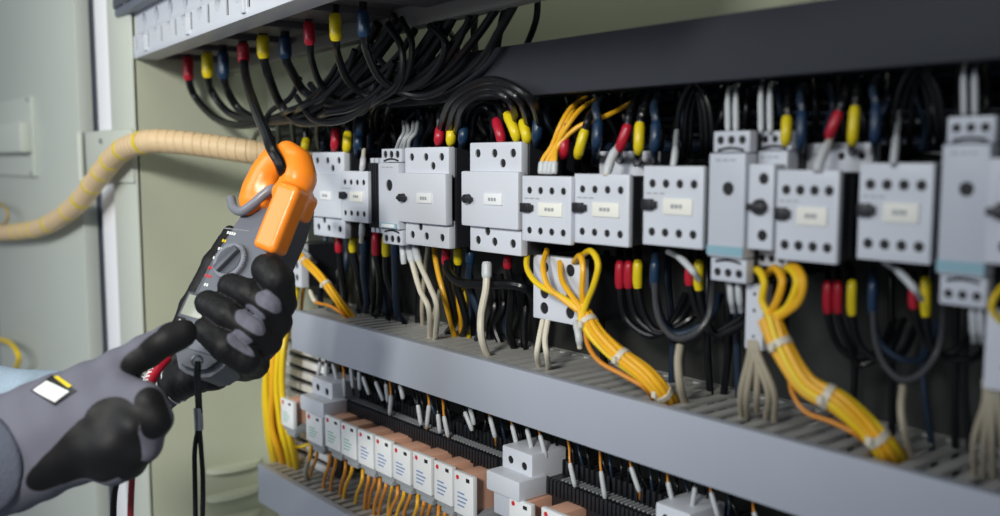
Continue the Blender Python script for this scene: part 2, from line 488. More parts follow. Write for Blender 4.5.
narrow_relay(rect(943, 115, 991, 308, YD - .004), 'tall narrow relay with blue stripe near the right edge of the photo', YD - .004)
slim_aux(rect(986, 158, 1022, 265, YD - .012), 'grey switch with black knob cut off by the right edge of the photo', YD - .012)

def rear_block(r, label, Yf, rows, cols, deep=.05, m=None):
    x0, x1, z0, z1 = r; w, h = x1 - x0, z1 - z0
    t = thing('terminal_unit', label, 'terminal block', ((x0 + x1) / 2, Yf + deep, z0))
    sp = [(x0 + w * fx, z0 + h * fz) for fz in rows for fx in cols]
    rr = min(w * .09, h * .14)
    f = holes(B(x0, x1, Yf, Yf + .01, z0, z1, bevel=.0012), sp, Yf, rr, .005)
    child('face_plate', f, m or LG, t)
    screws(t, sp, Yf + .0026, rr)
    child('housing', B(x0 + .001, x1 - .001, Yf + .0095, Yf + deep, z0 + .001, z1 - .001), BLACK, t)
    return t
rear_block(rect(599, 151, 652, 176, .535), 'pale terminal strip peeking out behind the contactor left of the middle gap', .535, (.5,), (.25, .7))
rear_block(rect(806, 143, 872, 172, .53), 'pale terminal strip peeking out above the contactor with the leaning ferrule', .53, (.55,), (.2, .55, .85))
rear_block(rect(533, 257, 580, 322, .52), 'white overload unit under the yellow looped contactor', .52, (.82, .42, .18), (.25, .8))
rear_block(rect(284, 243, 301, 286, .52), 'white terminal unit half hidden behind the gripping glove', .52, (.8, .5, .22), (.3, .75))
rear_block(rect(745, 284, 763, 350, .51), 'white connector column under the slim switch', .51, (.85, .6, .2), (.5,), deep=.03)
rear_block(rect(984, 311, 1020, 392, .50), 'white terminal unit low at the right edge of the photo', .50, (.8, .3), (.6,), deep=.05)

# ---------------------------------------------------------------- wires
def wp(pts): return [W(*p) for p in pts]
def wire(label, pts, r, m, name='cable', cat='cable', group=None, extra=(), sub=8, world=False):
    """extra: (part name, [points], radius, material) pieces that ride on the wire"""
    P = catmull(pts if world else wp(pts), sub)
    if not world:
        k_ = 1.05 - .48 * min(1, max(0, (sum(p[0] for p in pts) / len(pts) - 420) / 480)); r *= k_
        extra = [(e[0], e[1], e[2] * (k_ if k_ > 1 else k_ ** .7), e[3]) for e in extra]
    bm = bmesh.new(); add_tube(bm, P, r, 10)
    if not extra: return top(name, bm, m, label, cat, group)
    z = min(p.z for p in P); i = min(range(len(P)), key=lambda k: P[k].z)
    t = thing(name, label, cat, P[i], group)
    child('conductor', bm, m, t)
    for (nm, ep, er, em) in extra:
        b = bmesh.new(); q = ep if world else wp(ep)
        ia, ib = [min(range(len(P)), key=lambda k: (P[k] - v).length) for v in (q[0], q[-1])]
        if ia > ib: ia, ib = ib, ia
        q = catmull([Vector(v) for v in P[ia:ib + 1]], 3) if ib - ia >= 2 else catmull(q, 4)
        add_tube(b, q, er, 12, rf=lambda f: .82 + .18 * min(1, 6 * min(f, 1 - f)))
        child(nm, b, em, t)
    return t
def J(a): return random.uniform(-a, a)

# relay terminals in the lower row
faces = [(281, 400, 293, 427), (306, 415, 322, 443), (325, 418, 340, 449), (341, 425, 356, 457), (358, 432, 373, 466), (375, 439, 391, 474),
         (393, 448, 410, 482), (413, 455, 431, 492), (434, 464, 452, 503), (454, 474, 473, 516), (509, 501, 531, 540), (541, 512, 566, 555)]
ords = ['apart at the far left, beside the yellow wire bunch', 'directly below the left white end block', 'second in the close row from left', 'third in the close row from left',
        'fourth in the close row from left', 'fifth in the close row from left', 'sixth in the close row from left', 'seventh in the close row from left',
        'last but one in the close row', 'last in the close row, touching the right ledge', 'just below the right white end block', 'cut by the bottom edge, rightmost with its peach top']
YR = .50
for i, f in enumerate(faces):
    x0, x1, z0, z1 = rect(*f, YR)
    h = z1 - z0; w = x1 - x0
    t = thing('plug_in_relay', 'white fronted relay with peach top, ' + ords[i], 'relay', ((x0 + x1) / 2, YR + .03, z0), 'plug-in relays in the lower row')
    fb = bmesh.new(); add_box(fb, x0, x1, YR, YR + .005, z0, z1, bevel=.001)
    child('front', fb, WHITE, t)
    child('casing', B(x0 + .0006, x0 + w * .66, YR + .0045, YR + .033, z0 + .002, z1 - .0015, bevel=.001), PEACH, t)
    b = bmesh.new(); add_box(b, x1 - w * .35, x1 - w * .18, YR - .0004, YR, z1 - h * .17, z1 - h * .08); child('indicator_window', b, BLACK, t)
    b = bmesh.new(); add_cyl(b, (x0 + w * .2, YR - .0004, z1 - h * .13), (x0 + w * .2, YR, z1 - h * .13), w * .075, n=10); child('red_dot', b, REDI, t)
    b = bmesh.new()
    for k in range(4):
        zz = z0 + h * (.2 + .1 * k)
        add_box(b, x0 + w * .2, x0 + w * (.55 + .08 * (k % 3)), YR - .0003, YR, zz, zz + h * .035)
    child('print_mark', b, GREENI if i < 4 else BLUEI, t)
    b = bmesh.new()
    add_box(b, x0 + .0003, x1 - .0003, YR + .003, YR + .05, z0 - .006, z0 + .003, bevel=.0008)
    add_box(b, x0 + w * .3, x1 - w * .05, YR + .002, YR + .01, z0 - .010, z0 - .005, bevel=.0008)
    child('socket_lug', b, GW, t)
# white end blocks (two holes, with a projecting ledge)
def end_block(r, ledge, label):
    x0, x1, z0, z1 = rect(*r, .515); w, h = x1 - x0, z1 - z0
    t = thing('end_block', label, 'terminal block', ((x0 + x1) / 2, .56, z0))
    sp = [(x0 + w * .3, z0 + h * .6), (x0 + w * .75, z0 + h * .55)]
    f = holes(B(x0, x1, .515, .555, z0 - .02, z1, bevel=.002), sp, .515, w * .09, .006)
    child('upper_body', f, LG, t)
    screws(t, sp, .5175, w * .09)
    a0, a1, b0, b1 = rect(*ledge, .498)
    child('ledge', B(a0, a1, .498, .53, b0, b1, bevel=.002), LG, t)
    child('lower_body', B(a0 + .002, a1 - .002, .505, .55, b0 - .022, b0 + .001, bevel=.001), LG2, t)
end_block((312, 380, 332, 402), (300, 399, 323, 414), 'white two hole end block at the left end of the relay row')
end_block((502, 450, 532, 480), (486, 476, 519, 496), 'white two hole end block between the close relay row and the last relays')
end_block((655, 508, 690, 540), (640, 530, 668, 550), 'white end block just rising above the bottom edge of the photo')
# black terminal strip with bridge teeth
z1 = W(333, 396, .53).z
xs0, xs1 = W(333, 400, .53).x, W(500, 470, .53).x
def strip(xa, xb, zt_, label):
    t = thing('terminal_strip', label, 'terminal strip', ((xa + xb) / 2, .56, zt_ - .03))
    child('strip_body', B(xa, xb, .532, .575, zt_ - .035, zt_, bevel=.001), BLACK, t)
    bm = bmesh.new(); x = xa + .001
    while x < xb - .003:
        add_box(bm, x, x + .0030, .528, .5325, zt_ - .012, zt_ + .0015, bevel=.0004)
        x += .0046
    child('front_teeth', bm, BLACK, t)
    bm = bmesh.new(); x = xa + .03
    while x < xb - .003:
        add_box(bm, x, x + .0016, .536, .546, zt_, zt_ + .0012)
        x += .0046
    child('bridge_contacts', bm, GW, t)
    bm = bmesh.new(); x = xa + .001
    while x < xb - .003:
        add_box(bm, x, x + .0034, .55, .572, zt_ - .002, zt_ + .012, bevel=.0006)
        x += .0062
    child('clamp_row', bm, BLACK, t)
strip(xs0, xs1, z1, 'black toothed terminal strip behind the relays with peach tops')
strip(W(533, 470, .53).x, W(850, 560, .53).x, z1, 'black toothed terminal strip running on to the bottom edge of the photo')
struct(part('trim_4', B(XW + .02, .2, YB_ - .02, YB_ - .001, z1 - .045, z1 - .02), STEEL, False))

# wires with white tags dropping out of the trunking onto the terminals
tags = [(320, 362, 318, 377, 0), (326, 363, 326, 379, 0), (333, 364, 337, 380, 0), (344, 378, 345, 397, 1), (351, 368, 353, 387, 0), (359, 372, 360, 389, 0), (363, 377, 369, 394, 0),
        (376, 382, 383, 400, 0), (386, 384, 388, 401, 0), (391, 395, 390, 414, 1), (400, 385, 403, 398, 0), (418, 405, 421, 424, 0), (429, 405, 427, 426, 1), (438, 414, 440, 432, 0), (444, 416, 448, 436, 1),
        (465, 412, 472, 430, 0), (470, 408, 474, 424, 0), (490, 417, 495, 437, 1), (512, 425, 517, 446, 1), (527, 429, 532, 450, 0), (540, 435, 546, 457, 1), (570, 463, 575, 486, 1), (601, 471, 605, 498, 1),
        (631, 467, 639, 491, 1), (668, 482, 673, 504, 1), (695, 487, 692, 509, 0), (711, 492, 718, 517, 1), (754, 512, 760, 535, 1)]
for i, (xa, ya, xb, yb, c) in enumerate(tags):
    Yw = .53
    ytop = 348 + (xa - 292) * .325 - 8
    colr = 'orange' if c else 'black'
    wire('%s wire with white tag under the middle trunking, %s' % (colr, ['leftmost', 'second from left', 'third from left', 'fourth from left', 'fifth from left', 'sixth from left', 'seventh from left', 'eighth from left', 'ninth from left', 'tenth from left', '11th from left', '12th from left', '13th from left', '14th from left', '15th from left', '16th from left', '17th from left', '18th from left', '19th from left', '20th from left', 'ninth from right', 'eighth from right', 'seventh from right', 'sixth from right', 'fifth from right', 'fourth from right', 'third from right', 'second from right', 'rightmost'][i if i < 20 else i + 0]),
         [(xa - 3 + J(2), ytop - 6, Yw + .012), (xa - 1, (ytop + ya) / 2, Yw + .004), (xa, ya, Yw), (xb, yb, Yw + .002), (xb + 1, yb + 8, Yw + .012)], .0011, OW if c else CABLE, 'tagged_wire', 'wire', 'tagged wires under the middle trunking',
         [('tag_sleeve', [(xa, ya, Yw), (xb, yb, Yw + .002)], .0022, TAG)])
# thin black wires behind them
for i in range(46):
    x = 318 + i * 9.2 + J(3); y = 348 + (x - 292) * .325
    wire('thin black wire dropping from the middle trunking to the black terminal strip', [(x, y - 10, .565), (x + 3 + J(3), y + 12, .55), (x + 6 + J(5), y + 30, .553), (x + 8, y + 46, .56)], .0014, CABLE if i % 4 else NAVY, 'thin_wire', 'wire', 'thin black wires under the middle trunking', sub=5)
# orange wires leaving the relays downward
k = 0
for i, f in enumerate(faces[1:10]):
    for j in range(3 if i > 2 else 2):
        x = f[0] + 3 + j * 6.5; y = f[3] + 3
        b = random.choice((.010, .014, .02))
        s = -6 + J(3)
        wire('orange wire hanging from the peach topped relays into the lower trunking', [(x + 2, y - 2, .512), (x + 1, y + 12, .508), (x + s * .6, y + 26, .508 + b), (x + s, y + 46, .52 + b), (x + s, y + 62, .54)], .0019, OW if (i + j) % 3 else YW, 'orange_wire', 'wire', 'orange wires under the relay row', sub=5)
wire('beige wire curving down beside the leftmost relay into the lower trunking', [(314, 448, .515), (309, 458, .51), (306, 474, .515), (311, 486, .54)], .0028, BW, 'wire', 'wire')
wire('thin yellow wire crossing the upright trunking', [(284, 440, .53), (296, 447, .525), (308, 444, .53), (314, 436, .55)], .0016, YB, 'wire', 'wire')
# thick bunch of yellow wires at the left
for i in range(12):
    o = i % 4 * 5.2; l = i // 4
    xb_ = 272 + o * 1.1 + J(1.5)
    wire('yellow wire in the thick bunch hanging left of the slotted trunkings', [(292 + o * .5 + J(2), 262, .585 - l * .006), (282 + o * .9, 296, .556 - l * .008), (270 + o * .9 + J(2), 340, .52 - l * .006), (266 + o + J(2), 385, .515 - l * .006), (268 + o * 1.2 + J(3), 425, .52 - l * .006), (274 + o * 1.2 + J(4), 458, .535 - l * .006), (282 + o * 1.2, 492, .56)], .0035, YB if i % 3 else YW, 'yellow_wire', 'wire', 'yellow wires in the left bunch')

# coloured sleeves: black cables above and below the devices
SL = {'red': RED, 'yellow': YEL, 'blue': BLUE}
above = [(305, 139, 150, 'yellow', 'behind the orange clamp jaw'), (335, 129, 149, 'red', 'above the first motor breaker'), (347, 132, 151, 'yellow', 'above the smallest contactor'), (358, 132, 150, 'blue', 'above the smallest contactor'),
         (439, 128, 143, 'red', 'above the breaker with white wires'), (451, 127, 143, 'yellow', 'above the breaker with white wires'), (463, 126, 142, 'blue', 'above the breaker with white wires'),
         (500, 120, 142, 'red', 'above the breaker under the arch'), (514, 114, 139, 'yellow', 'above the breaker under the arch'), (526, 121, 141, 'yellow', 'tucked behind its brighter twin above the arch breaker'), (537, 116, 140, 'blue', 'right of the arch breaker'),
         (564, 134, 156, 'red', 'beside the plugged yellow wires'), (580, 130, 156, 'yellow', 'beside the plugged yellow wires'), (597, 121, 147, 'blue', 'beside the plugged yellow wires'),
         (622, 125, 150, 'red', 'above the contactor left of the gap'), (639, 123, 152, 'yellow', 'above the contactor left of the gap'), (655, 122, 150, 'blue', 'above the contactor left of the gap'),
         (786, 117, 143, 'yellow', 'half hidden behind the slim switch'), (801, 112, 146, 'blue', 'above the rear terminal strip'), (832, 112, 137, 'red', 'above the rear terminal strip'), (853, 107, 143, 'yellow', 'above the rear terminal strip'), (875, 105, 142, 'blue', 'above the rear terminal strip')]
tilt = {500: -4, 514: -7, 526: -3, 622: 6, 832: 7, 853: 2, 580: 5}
for (x, ya, yb, c, wh) in above:
    dx = tilt.get(x, 1)
    Ys = .512
    sz = .0046 if x < 540 else .0044
    wire('black cable with %s sleeve %s' % (c, wh), [(x - 2, yb + 14, .548), (x - dx * .4, yb, Ys), (x + dx, ya, Ys), (x + dx * 1.6 + J(4), ya - 16, Ys + .008), (x + dx * 2 + 6 + J(6), ya - 34, .575), (x + 10, ya - 46, .59)], .0036, NAVY if c == 'blue' else CABLE, 'sleeved_cable', 'cable', 'cables with coloured sleeves above the devices',
         [('sleeve', [(x - dx * .4, yb, Ys), (x + dx, ya, Ys)], sz, SL[c])])
below = [(339, 239, 252, 'red', 'under the first motor breaker'), (353, 239, 252, 'yellow', 'under the first motor breaker'), (364, 240, 252, 'blue', 'under the smallest contactor'), (376, 234, 255, 'red', 'under the ribbed block'), (386, 236, 256, 'yellow', 'under the narrow relay with label window'),
         (395, 240, 256, 'blue', 'under the narrow relay with label window'), (446, 249, 264, 'red', 'right of the white wires'), (458, 249, 264, 'yellow', 'right of the white wires'), (470, 250, 264, 'blue', 'right of the white wires'), (508, 258, 268, 'red', 'under the arch breaker'),
         (620, 262, 288, 'red', 'under the contactor left of the gap'), (629, 262, 288, 'red', 'directly right of the other red one in the middle gap'), (638, 261, 288, 'yellow', 'under the contactor left of the gap'), (655, 261, 288, 'blue', 'under the contactor left of the gap'),
         (690, 265, 285, 'red', 'left of the tall relay in the middle'), (699, 261, 290, 'yellow', 'left of the tall relay in the middle'),
         (828, 282, 313, 'red', 'under the contactor with leaning ferrule'), (838, 282, 313, 'red', 'second red one under the contactor with leaning ferrule'), (852, 281, 315, 'yellow', 'under the largest contactor'), (873, 281, 314, 'blue', 'under the largest contactor'),
         (914, 285, 308, 'red', 'right of the blue one under the largest contactor'), (926, 278, 316, 'yellow', 'right of the blue one under the largest contactor')]
def ducty(x): return 312 + (x - 292) * .262
for (x, ya, yb, c, wh) in below:
    Ys = .535
    yd = ducty(x)
    if x < 520:
        path = [(x, ya - 12, .55), (x, ya, Ys), (x, yb, Ys), (x + 2 + J(3), yb + 22, .54), (x + 6 + J(6), (yb + yd) / 2 + 12, .55), (x + 4 + J(6), yd - 14, .565), (x + 8, yd + 2, .57)]
    else:
        s = 26 if x not in (655, 873) else 26
        path = [(x, ya - 12, .55), (x, ya, Ys), (x, yb, Ys), (x + 8 + J(2), yb + 30, .54), (x + s + J(6), yb + 48 + J(6), .545), (x + s + 26, yb + 36 + J(8), .555), (x + s + 40, yb + 6, .572)]
    wire('black cable with %s sleeve %s' % (c, wh), path, .0036, NAVY if c == 'blue' else CABLE, 'sleeved_cable', 'cable', 'cables with coloured sleeves below the devices',
         [('sleeve', [(x, ya, Ys), (x, yb, Ys)], .0044, SL[c])])
# black arches above
def arch(xl, yl, xr, yr, ytop, Yv, r, label, group):
    xm = (xl + xr) / 2
    wire(label, [(xl, yl + 14, max(Yv, .515) + .01), (xl, yl, max(Yv, .510)), (xl + (xm - xl) * .25, (yl + ytop) / 2 - 6, Yv - .004), (xm, ytop, Yv - .006), (xr - (xr - xm) * .25, (yr + ytop) / 2 - 6, Yv - .004), (xr, yr, max(Yv, .510)), (xr, yr + 14, max(Yv, .515) + .01)], r, CABLE, 'arched_cable', 'cable', group)
G1 = 'arched cables above the lone breaker'
for i, a in enumerate([(441, 128, 540, 124, 80), (449, 130, 528, 122, 86), (457, 130, 516, 118, 92), (465, 132, 503, 124, 99), (472, 134, 494, 130, 108)]):
    arch(*a, (.484, .487, .490, .517, .522)[i], .0036, 'black cable in the nested arches over the lone breaker, %s' % ['outermost', 'second from outside', 'middle one', 'second from inside', 'innermost'][i], G1)
for i, a in enumerate([(676, 140, 713, 138, 82), (684, 142, 707, 140, 88), (690, 142, 702, 140, 96)]):
    arch(*a, .530 + .006 * i, .0026, 'black cable looping above the contactor left of the tall middle relay, %s' % ['outer', 'middle', 'inner'][i], 'looped cables beside the tall middle relay')
for i, a in enumerate([(893, 130, 944, 130, 62), (901, 132, 938, 132, 70), (909, 134, 930, 132, 80)]):
    arch(*a, .527 + .006 * i, .0026, 'black cable looping above the largest contactor, %s' % ['outer', 'middle', 'inner'][i], 'looped cables above the largest contactor')
# bus cables below breakers and dark vertical cables
wire('thick black cable bending level under the lone breaker', [(448, 262, .53), (450, 274, .525), (462, 283, .522), (490, 284, .524), (520, 286, .53), (533, 297, .545), (537, 330, .56), (540, 372, .575)], .0045, CABLE, 'cable', 'cable')
n = 0
for x in list(range(326, 400, 7)) + [418, 470, 492, 500, 512, 522, 606, 668, 706, 726, 742, 850, 890, 930, 955, 970]:
    yd = ducty(x)
    y0 = 238 if x < 460 else (285 if x < 540 else 262)
    wire('black cable dropping between the devices and the middle trunking', [(x, y0 - 10, .58), (x + J(4), y0 + 20, .572), (x + J(7), (y0 + yd) / 2, .57), (x + J(6), yd - 16, .572), (x + 3, yd + 4, .58)], .0038, CABLE if n % 3 else NAVY, 'vertical_cable', 'cable', 'black cables behind the sleeved ones')
    n += 1
# a dense run of black cables lying level behind the device tops, under the dark trunking
for i in range(9):
    yv = W(700, 92 + i * 9, .58)
    xx = [XW + .03 + k * (.33 - XW - .03) / 14 for k in range(15)]
    wire('black cable running level behind the device tops under the dark trunking, %s' % ['topmost', 'second from top', 'third from top', 'fourth from top', 'middle', 'fourth from bottom', 'third from bottom', 'second from bottom', 'lowest'][i],
         [Vector((x, .583 + (i % 2) * .006 + J(.002), yv.z + J(.004))) for x in xx], .0052, CABLE if i % 3 else NAVY, 'level_cable', 'cable', 'level cables behind the device tops', world=True)
for i in range(44):
    x = 318 + i * 15.5 + J(4); sc_ = .6 + (x - 300) / 700 * .8
    yb = 150 - (x - 300) * .02; yt = 110 - (x - 300) * .07
    wire('short black cable climbing from the device tops into the dark trunking', [(x, yb + 12, .56), (x + J(5), yb - 8 * sc_, .552 + J(.006)), (x + J(9), (yb + yt) / 2 - 5, .55), (x + J(8), yt - 10, .565), (x + 4, yt - 24, .585)], .0036, CABLE if i % 3 else NAVY, 'riser_cable', 'cable', 'risers under the dark trunking', sub=6)

# big curved loops hanging in the two gaps
wire('thick pale edged black cable hanging in a U in the middle gap', [(655, 284, .53), (656, 305, .522), (662, 325, .515), (676, 338, .512), (694, 334, .515), (708, 318, .522), (712, 296, .53), (713, 280, .55)], 0.0030, DGW, 'hanging_cable', 'cable')
wire('thick pale edged black cable hanging in a U under the largest contactor', [(873, 312, .53), (875, 338, .522), (883, 362, .515), (900, 379, .512), (921, 374, .515), (938, 350, .52), (943, 322, .53), (944, 300, .55)], 0.0030, DGW, 'hanging_cable', 'cable')
# white and beige wires
def fw(label, pts, r, m, fer=None, group=None, name='wire'):
    wire(label, pts, r, m, name, 'wire', group, [('ferrule', fer, r * (1.15 if m is GW else 1.4), TAG)] if fer else ())
fw('white wire under the labelled breaker, leftmost of the close pair bending at the middle', [(409, 246, .52), (412, 262, .512), (420, 290, .51), (429, 310, .51), (430, 342, .535)], .0026, WW, [(407, 244, .52), (412, 264, .512)])
fw('white wire under the labelled breaker, rightmost of the close pair bending at the middle', [(415, 246, .52), (419, 262, .510), (430, 287, .508), (437, 308, .51), (435, 342, .535)], .0026, WW, [(413, 244, .52), (419, 264, .51)])
fw('short white ferrule wire hanging under the narrow relay with label window', [(402, 240, .52), (403, 252, .515), (404, 264, .515)], .0022, WW, [(402, 244, .52), (404, 265, .515)])
fw('dim beige wire behind the white pair', [(428, 246, .55), (424, 280, .56), (422, 310, .56), (424, 340, .575)], .0022, BW)
fw('dim beige wire crossing behind the white pair low down', [(440, 290, .56), (434, 315, .56), (426, 338, .575)], .0022, BW)
fw('orange yellow wire falling right of the white pair', [(434, 246, .54), (437, 268, .535), (445, 300, .535), (456, 342, .56)], .0026, YW)
fw('pair of yellow wires behind the level black cable, left one', [(457, 282, .55), (459, 305, .55), (462, 340, .565)], .0026, YW)
fw('pair of yellow wires behind the level black cable, right one', [(463, 282, .55), (465, 305, .55), (469, 340, .565)], .0026, YB)
fw('beige wire bowing down under the lone breaker', [(487, 262, .52), (486, 288, .516), (481, 316, .512), (482, 340, .512), (491, 364, .53)], .0034, WW, [(487, 258, .52), (487, 278, .518)])
fw('pale wire dropping from the white overload unit, left one', [(543, 320, .522), (539, 340, .515), (537, 356, .515), (541, 374, .54)], .0026, WW)
fw('pale wire dropping from the white overload unit, right one', [(548, 320, .522), (545, 340, .515), (547, 356, .515), (550, 376, .54)], .0026, WW)
fw('short white ferrule left of the yellow bundle', [(576, 322, .515), (579, 336, .51), (580, 348, .512)], .0024, WW, [(575, 322, .515), (580, 345, .51)])
fw('beige wire falling into the trunking in the middle gap', [(680, 345, .52), (678, 362, .515), (680, 385, .515), (685, 404, .53)], .0036, BW)
fw('beige wire falling into the trunking under the largest contactor', [(903, 386, .52), (901, 408, .512), (904, 430, .512), (911, 456, .53)], .0036, BW)
for i, (xa, xb) in enumerate(((752, 741), (756, 747), (760, 757), (756, 768), (760, 774))):
    fw('beige wire under the white connector column, %s' % ['far left', 'second from left', 'middle', 'second from right', 'far right'][i], [(xa - 3, 330, .515), (xa - 2, 352, .51), (xb, 392, .512), (xb + J(2), 412 + abs(xb - 757) * .5, .53)], .0030, BW, None, 'beige wires under the connector column')
for i, (xa, xb) in enumerate(((988, 974), (992, 984), (996, 992), (1002, 1003))):
    fw('beige wire low at the right edge, %s' % ['far left', 'second from left', 'third from left', 'cut by the edge'][i], [(xa - 3, 380, .51), (xa - 3, 402, .505), (xb, 440, .508), (xb + J(2), 476, .53)], .0030, BW, None, 'beige wires at the right edge')
fw('grey ferruled wire slanting below the contactor left of the tall middle relay', [(668, 252, .53), (680, 258, .515), (692, 270, .51), (699, 280, .515)], .0026, GW, [(677, 254, .515), (696, 276, .51)])
fw('grey ferruled wire slanting below the largest contactor', [(884, 262, .53), (899, 272, .512), (914, 288, .508), (922, 300, .515)], .0028, GW, [(897, 267, .512), (917, 291, .508)])
fw('white ferruled wire leaning over the contactor left of the middle gap', [(606, 176, .50), (611, 160, .505), (617, 148, .512), (622, 140, .53)], .0028, WW, [(607, 174, .50), (615, 150, .51)])
fw('white ferruled wire leaning over the contactor beside the slim switch', [(817, 172, .494), (822, 156, .50), (829, 142, .51), (834, 130, .525)], .0030, WW, [(818, 171, .494), (827, 144, .508)])
fw('white ferruled wire standing on the contactor left of the tall middle relay', [(673, 168, .50), (675, 154, .505), (676, 138, .52), (678, 120, .54)], .0024, GW, [(673, 166, .5), (675, 146, .51)])
fw('white ferruled wire standing on the largest contactor', [(893, 166, .494), (895, 150, .50), (897, 132, .515), (900, 112, .54)], .0026, GW, [(893, 163, .494), (896, 132, .51)])
for (xs_, yt_, yb_, nm) in (((728, 736), 96, 130, 'the tall middle relay'), ((761, 770), 92, 130, 'the half hidden relay'), ((964, 975), 72, 114, 'the right hand striped relay')):
    for j, x in enumerate(xs_):
        fw('silvery ferruled wire rising from %s, %s of its pair' % (nm, ['left', 'right'][j]), [(x, yb_ + 4, .51), (x, yb_ - 10, .512), (x, yt_, .52), (x + 3, yt_ - 14, .55)], .0022, GW, [(x, yb_, .51), (x, yt_, .518)])
for j, x in enumerate((730, 738)):
    fw('grey ferruled wire hanging under the tall middle relay, %s' % ['left', 'right'][j], [(x, 280, .51), (x + 1, 296, .51), (x + 3, 312, .515)], .0024, GW, [(x, 284, .51), (x + 2, 306, .51)])
for j, x in enumerate((972, 980)):
    fw('grey ferruled wire hanging under the right hand striped relay, %s' % ['left', 'right'][j], [(x, 306, .506), (x + 1, 322, .506), (x + 2, 342, .51)], .0024, GW, [(x, 310, .506), (x + 2, 336, .506)])
fw('white wire above the smallest contactor', [(362, 172, .505), (363, 162, .505), (364, 150, .515)], .0022, WW, [(362, 171, .505), (364, 155, .508)])
fw('white wire below the smallest contactor', [(362, 221, .508), (362, 230, .505), (361, 242, .51)], .0022, WW, [(362, 223, .506), (361, 238, .506)])
for j in range(4):
    x = 400 + j * 4
    fw('grey twisted wire end above the narrow relay with label window', [(x - 4, 150, .505), (x + J(3), 140, .503), (x + 4, 132, .51), (x + 6 + J(4), 122, .53)], .0018, GW, None, 'twisted wire ends over the narrow relay')
wire('grey cable arching across the two left devices', [(300, 248, .52), (308, 255, .51), (316, 262, .53)], .0022, GW)
# yellow wires above the looped contactor
yt = [[(541, 174, .498), (543, 160, .50), (552, 146, .505), (560, 126, .508), (571, 108, .52), (586, 97, .55)], [(545, 174, .498), (548, 160, .50), (556, 146, .505), (566, 128, .508), (580, 110, .52), (598, 98, .55)],
      [(549, 174, .498), (552, 160, .50), (557, 148, .505), (563, 128, .51), (572, 112, .52), (580, 97, .55)], [(554, 174, .498), (555, 160, .50), (558, 146, .505), (578, 127, .515), (606, 116, .53), (640, 98, .56)]]
for i, p in enumerate(yt):
    wire('yellow wire plugged into the top of the looped contactor, %s' % ['leftmost', 'second from left', 'third from left', 'rightmost and running far right'][i], p, .0022, YW, 'yellow_wire', 'wire', 'yellow wires above the looped contactor',
         [('ferrule', [p[0], (p[1][0], p[1][1] + 2, p[1][2])], .0030, TAG)])
# yellow bundles with ties
def tie(t, P, i, r, k):
    a = P[i]; d = (P[i + 1] - P[i - 1]).normalized()
    b = bmesh.new(); add_tube(b, [a - d * .0022, a - d * .001, a + d * .001, a + d * .0022], r, 14)
    h = Vector((0, -1, -.5)).normalized()
    add_box(b, a.x - .002, a.x + .002, a.y - r - .002, a.y - r + .001, a.z - .003, a.z + .002, bevel=.0008)
    child('cable_tie', b, WW, t)
def bundle(label, core, n, R, r, loops, ties, m1, m2, cat='wire bundle'):
    P = catmull(wp(core), 10)
    t = thing('wire_bundle', label, cat, P[-1])
    ds = [(P[min(i + 1, len(P) - 1)] - P[max(i - 1, 0)]).normalized() for i in range(len(P))]
    nrm = []
    s = ds[0].orthogonal().normalized()
    for d in ds:
        s = (s - d * s.dot(d)).normalized(); nrm.append((s, d.cross(s)))
    for k in range(n):
        a0 = k * math.tau / max(1, n - 1); rr = R if k else 0
        pts = []
        for i, p in enumerate(P):
            a = a0 + i * .035; f = i / (len(P) - 1)
            q = rr * (1 + .5 * max(0, f - .8) / .2)
            pts.append(p + (nrm[i][0] * math.cos(a) + nrm[i][1] * math.sin(a)) * q)
        if k < len(loops): pts = catmull(wp(loops[k]), 8)[:-1] + pts[2:]
        b = bmesh.new(); add_tube(b, pts, r, 8)
        child('yellow_strand', b, m1 if k % 3 else m2, t)
    for i in ties: tie(t, P, int(i * (len(P) - 1)), R + r + .0006, i)
    return t
bundle('yellow wire bundle with white ties dropping from the looped contactor into the middle trunking',
       [(583, 314, .505), (598, 336, .503), (620, 356, .505), (645, 374, .508), (662, 392, .515), (672, 408, .54)], 9, .0048, .0024,
       [[(528, 250, .52), (527, 268, .505), (538, 284, .50), (560, 296, .50), (578, 308, .503)], [(547, 250, .52), (543, 266, .505), (548, 286, .50), (564, 300, .50), (579, 311, .503)],
        [(574, 262, .52), (580, 256, .505), (583, 268, .50), (582, 290, .50), (583, 306, .503)], [(581, 256, .52), (591, 251, .505), (598, 264, .50), (594, 284, .50), (586, 304, .503)],
        [(560, 262, .52), (562, 280, .508), (572, 296, .503), (581, 308, .503)]], (.08, .42, .80), YW, YB)
wire('orange wire looping below the middle yellow bundle', [(585, 326, .512), (588, 345, .505), (600, 362, .502), (625, 376, .504), (645, 388, .508), (656, 404, .53)], .0022, OW, 'orange_wire', 'wire')
bundle('yellow wire bundle with white ties under the slim switch, right part of the panel',
       [(769, 318, .50), (782, 348, .498), (806, 384, .498), (838, 402, .502), (864, 424, .508), (884, 446, .515), (894, 462, .54)], 9, .0050, .0024,
       [[(752, 276, .52), (758, 270, .505), (764, 282, .50), (762, 300, .50), (767, 312, .50)], [(767, 274, .52), (775, 268, .505), (782, 280, .498), (778, 298, .498), (771, 312, .50)],
        [(783, 270, .52), (794, 266, .505), (803, 280, .498), (798, 302, .498), (778, 318, .50)], [(780, 276, .515), (789, 268, .505), (797, 282, .50), (788, 306, .50), (774, 316, .50)]], (.16, .46, .78), YW, YB)
wire('orange wire looping below the right yellow bundle', [(790, 372, .508), (792, 392, .50), (806, 412, .498), (832, 422, .50), (858, 436, .503), (876, 456, .53)], .0022, OW, 'orange_wire', 'wire')
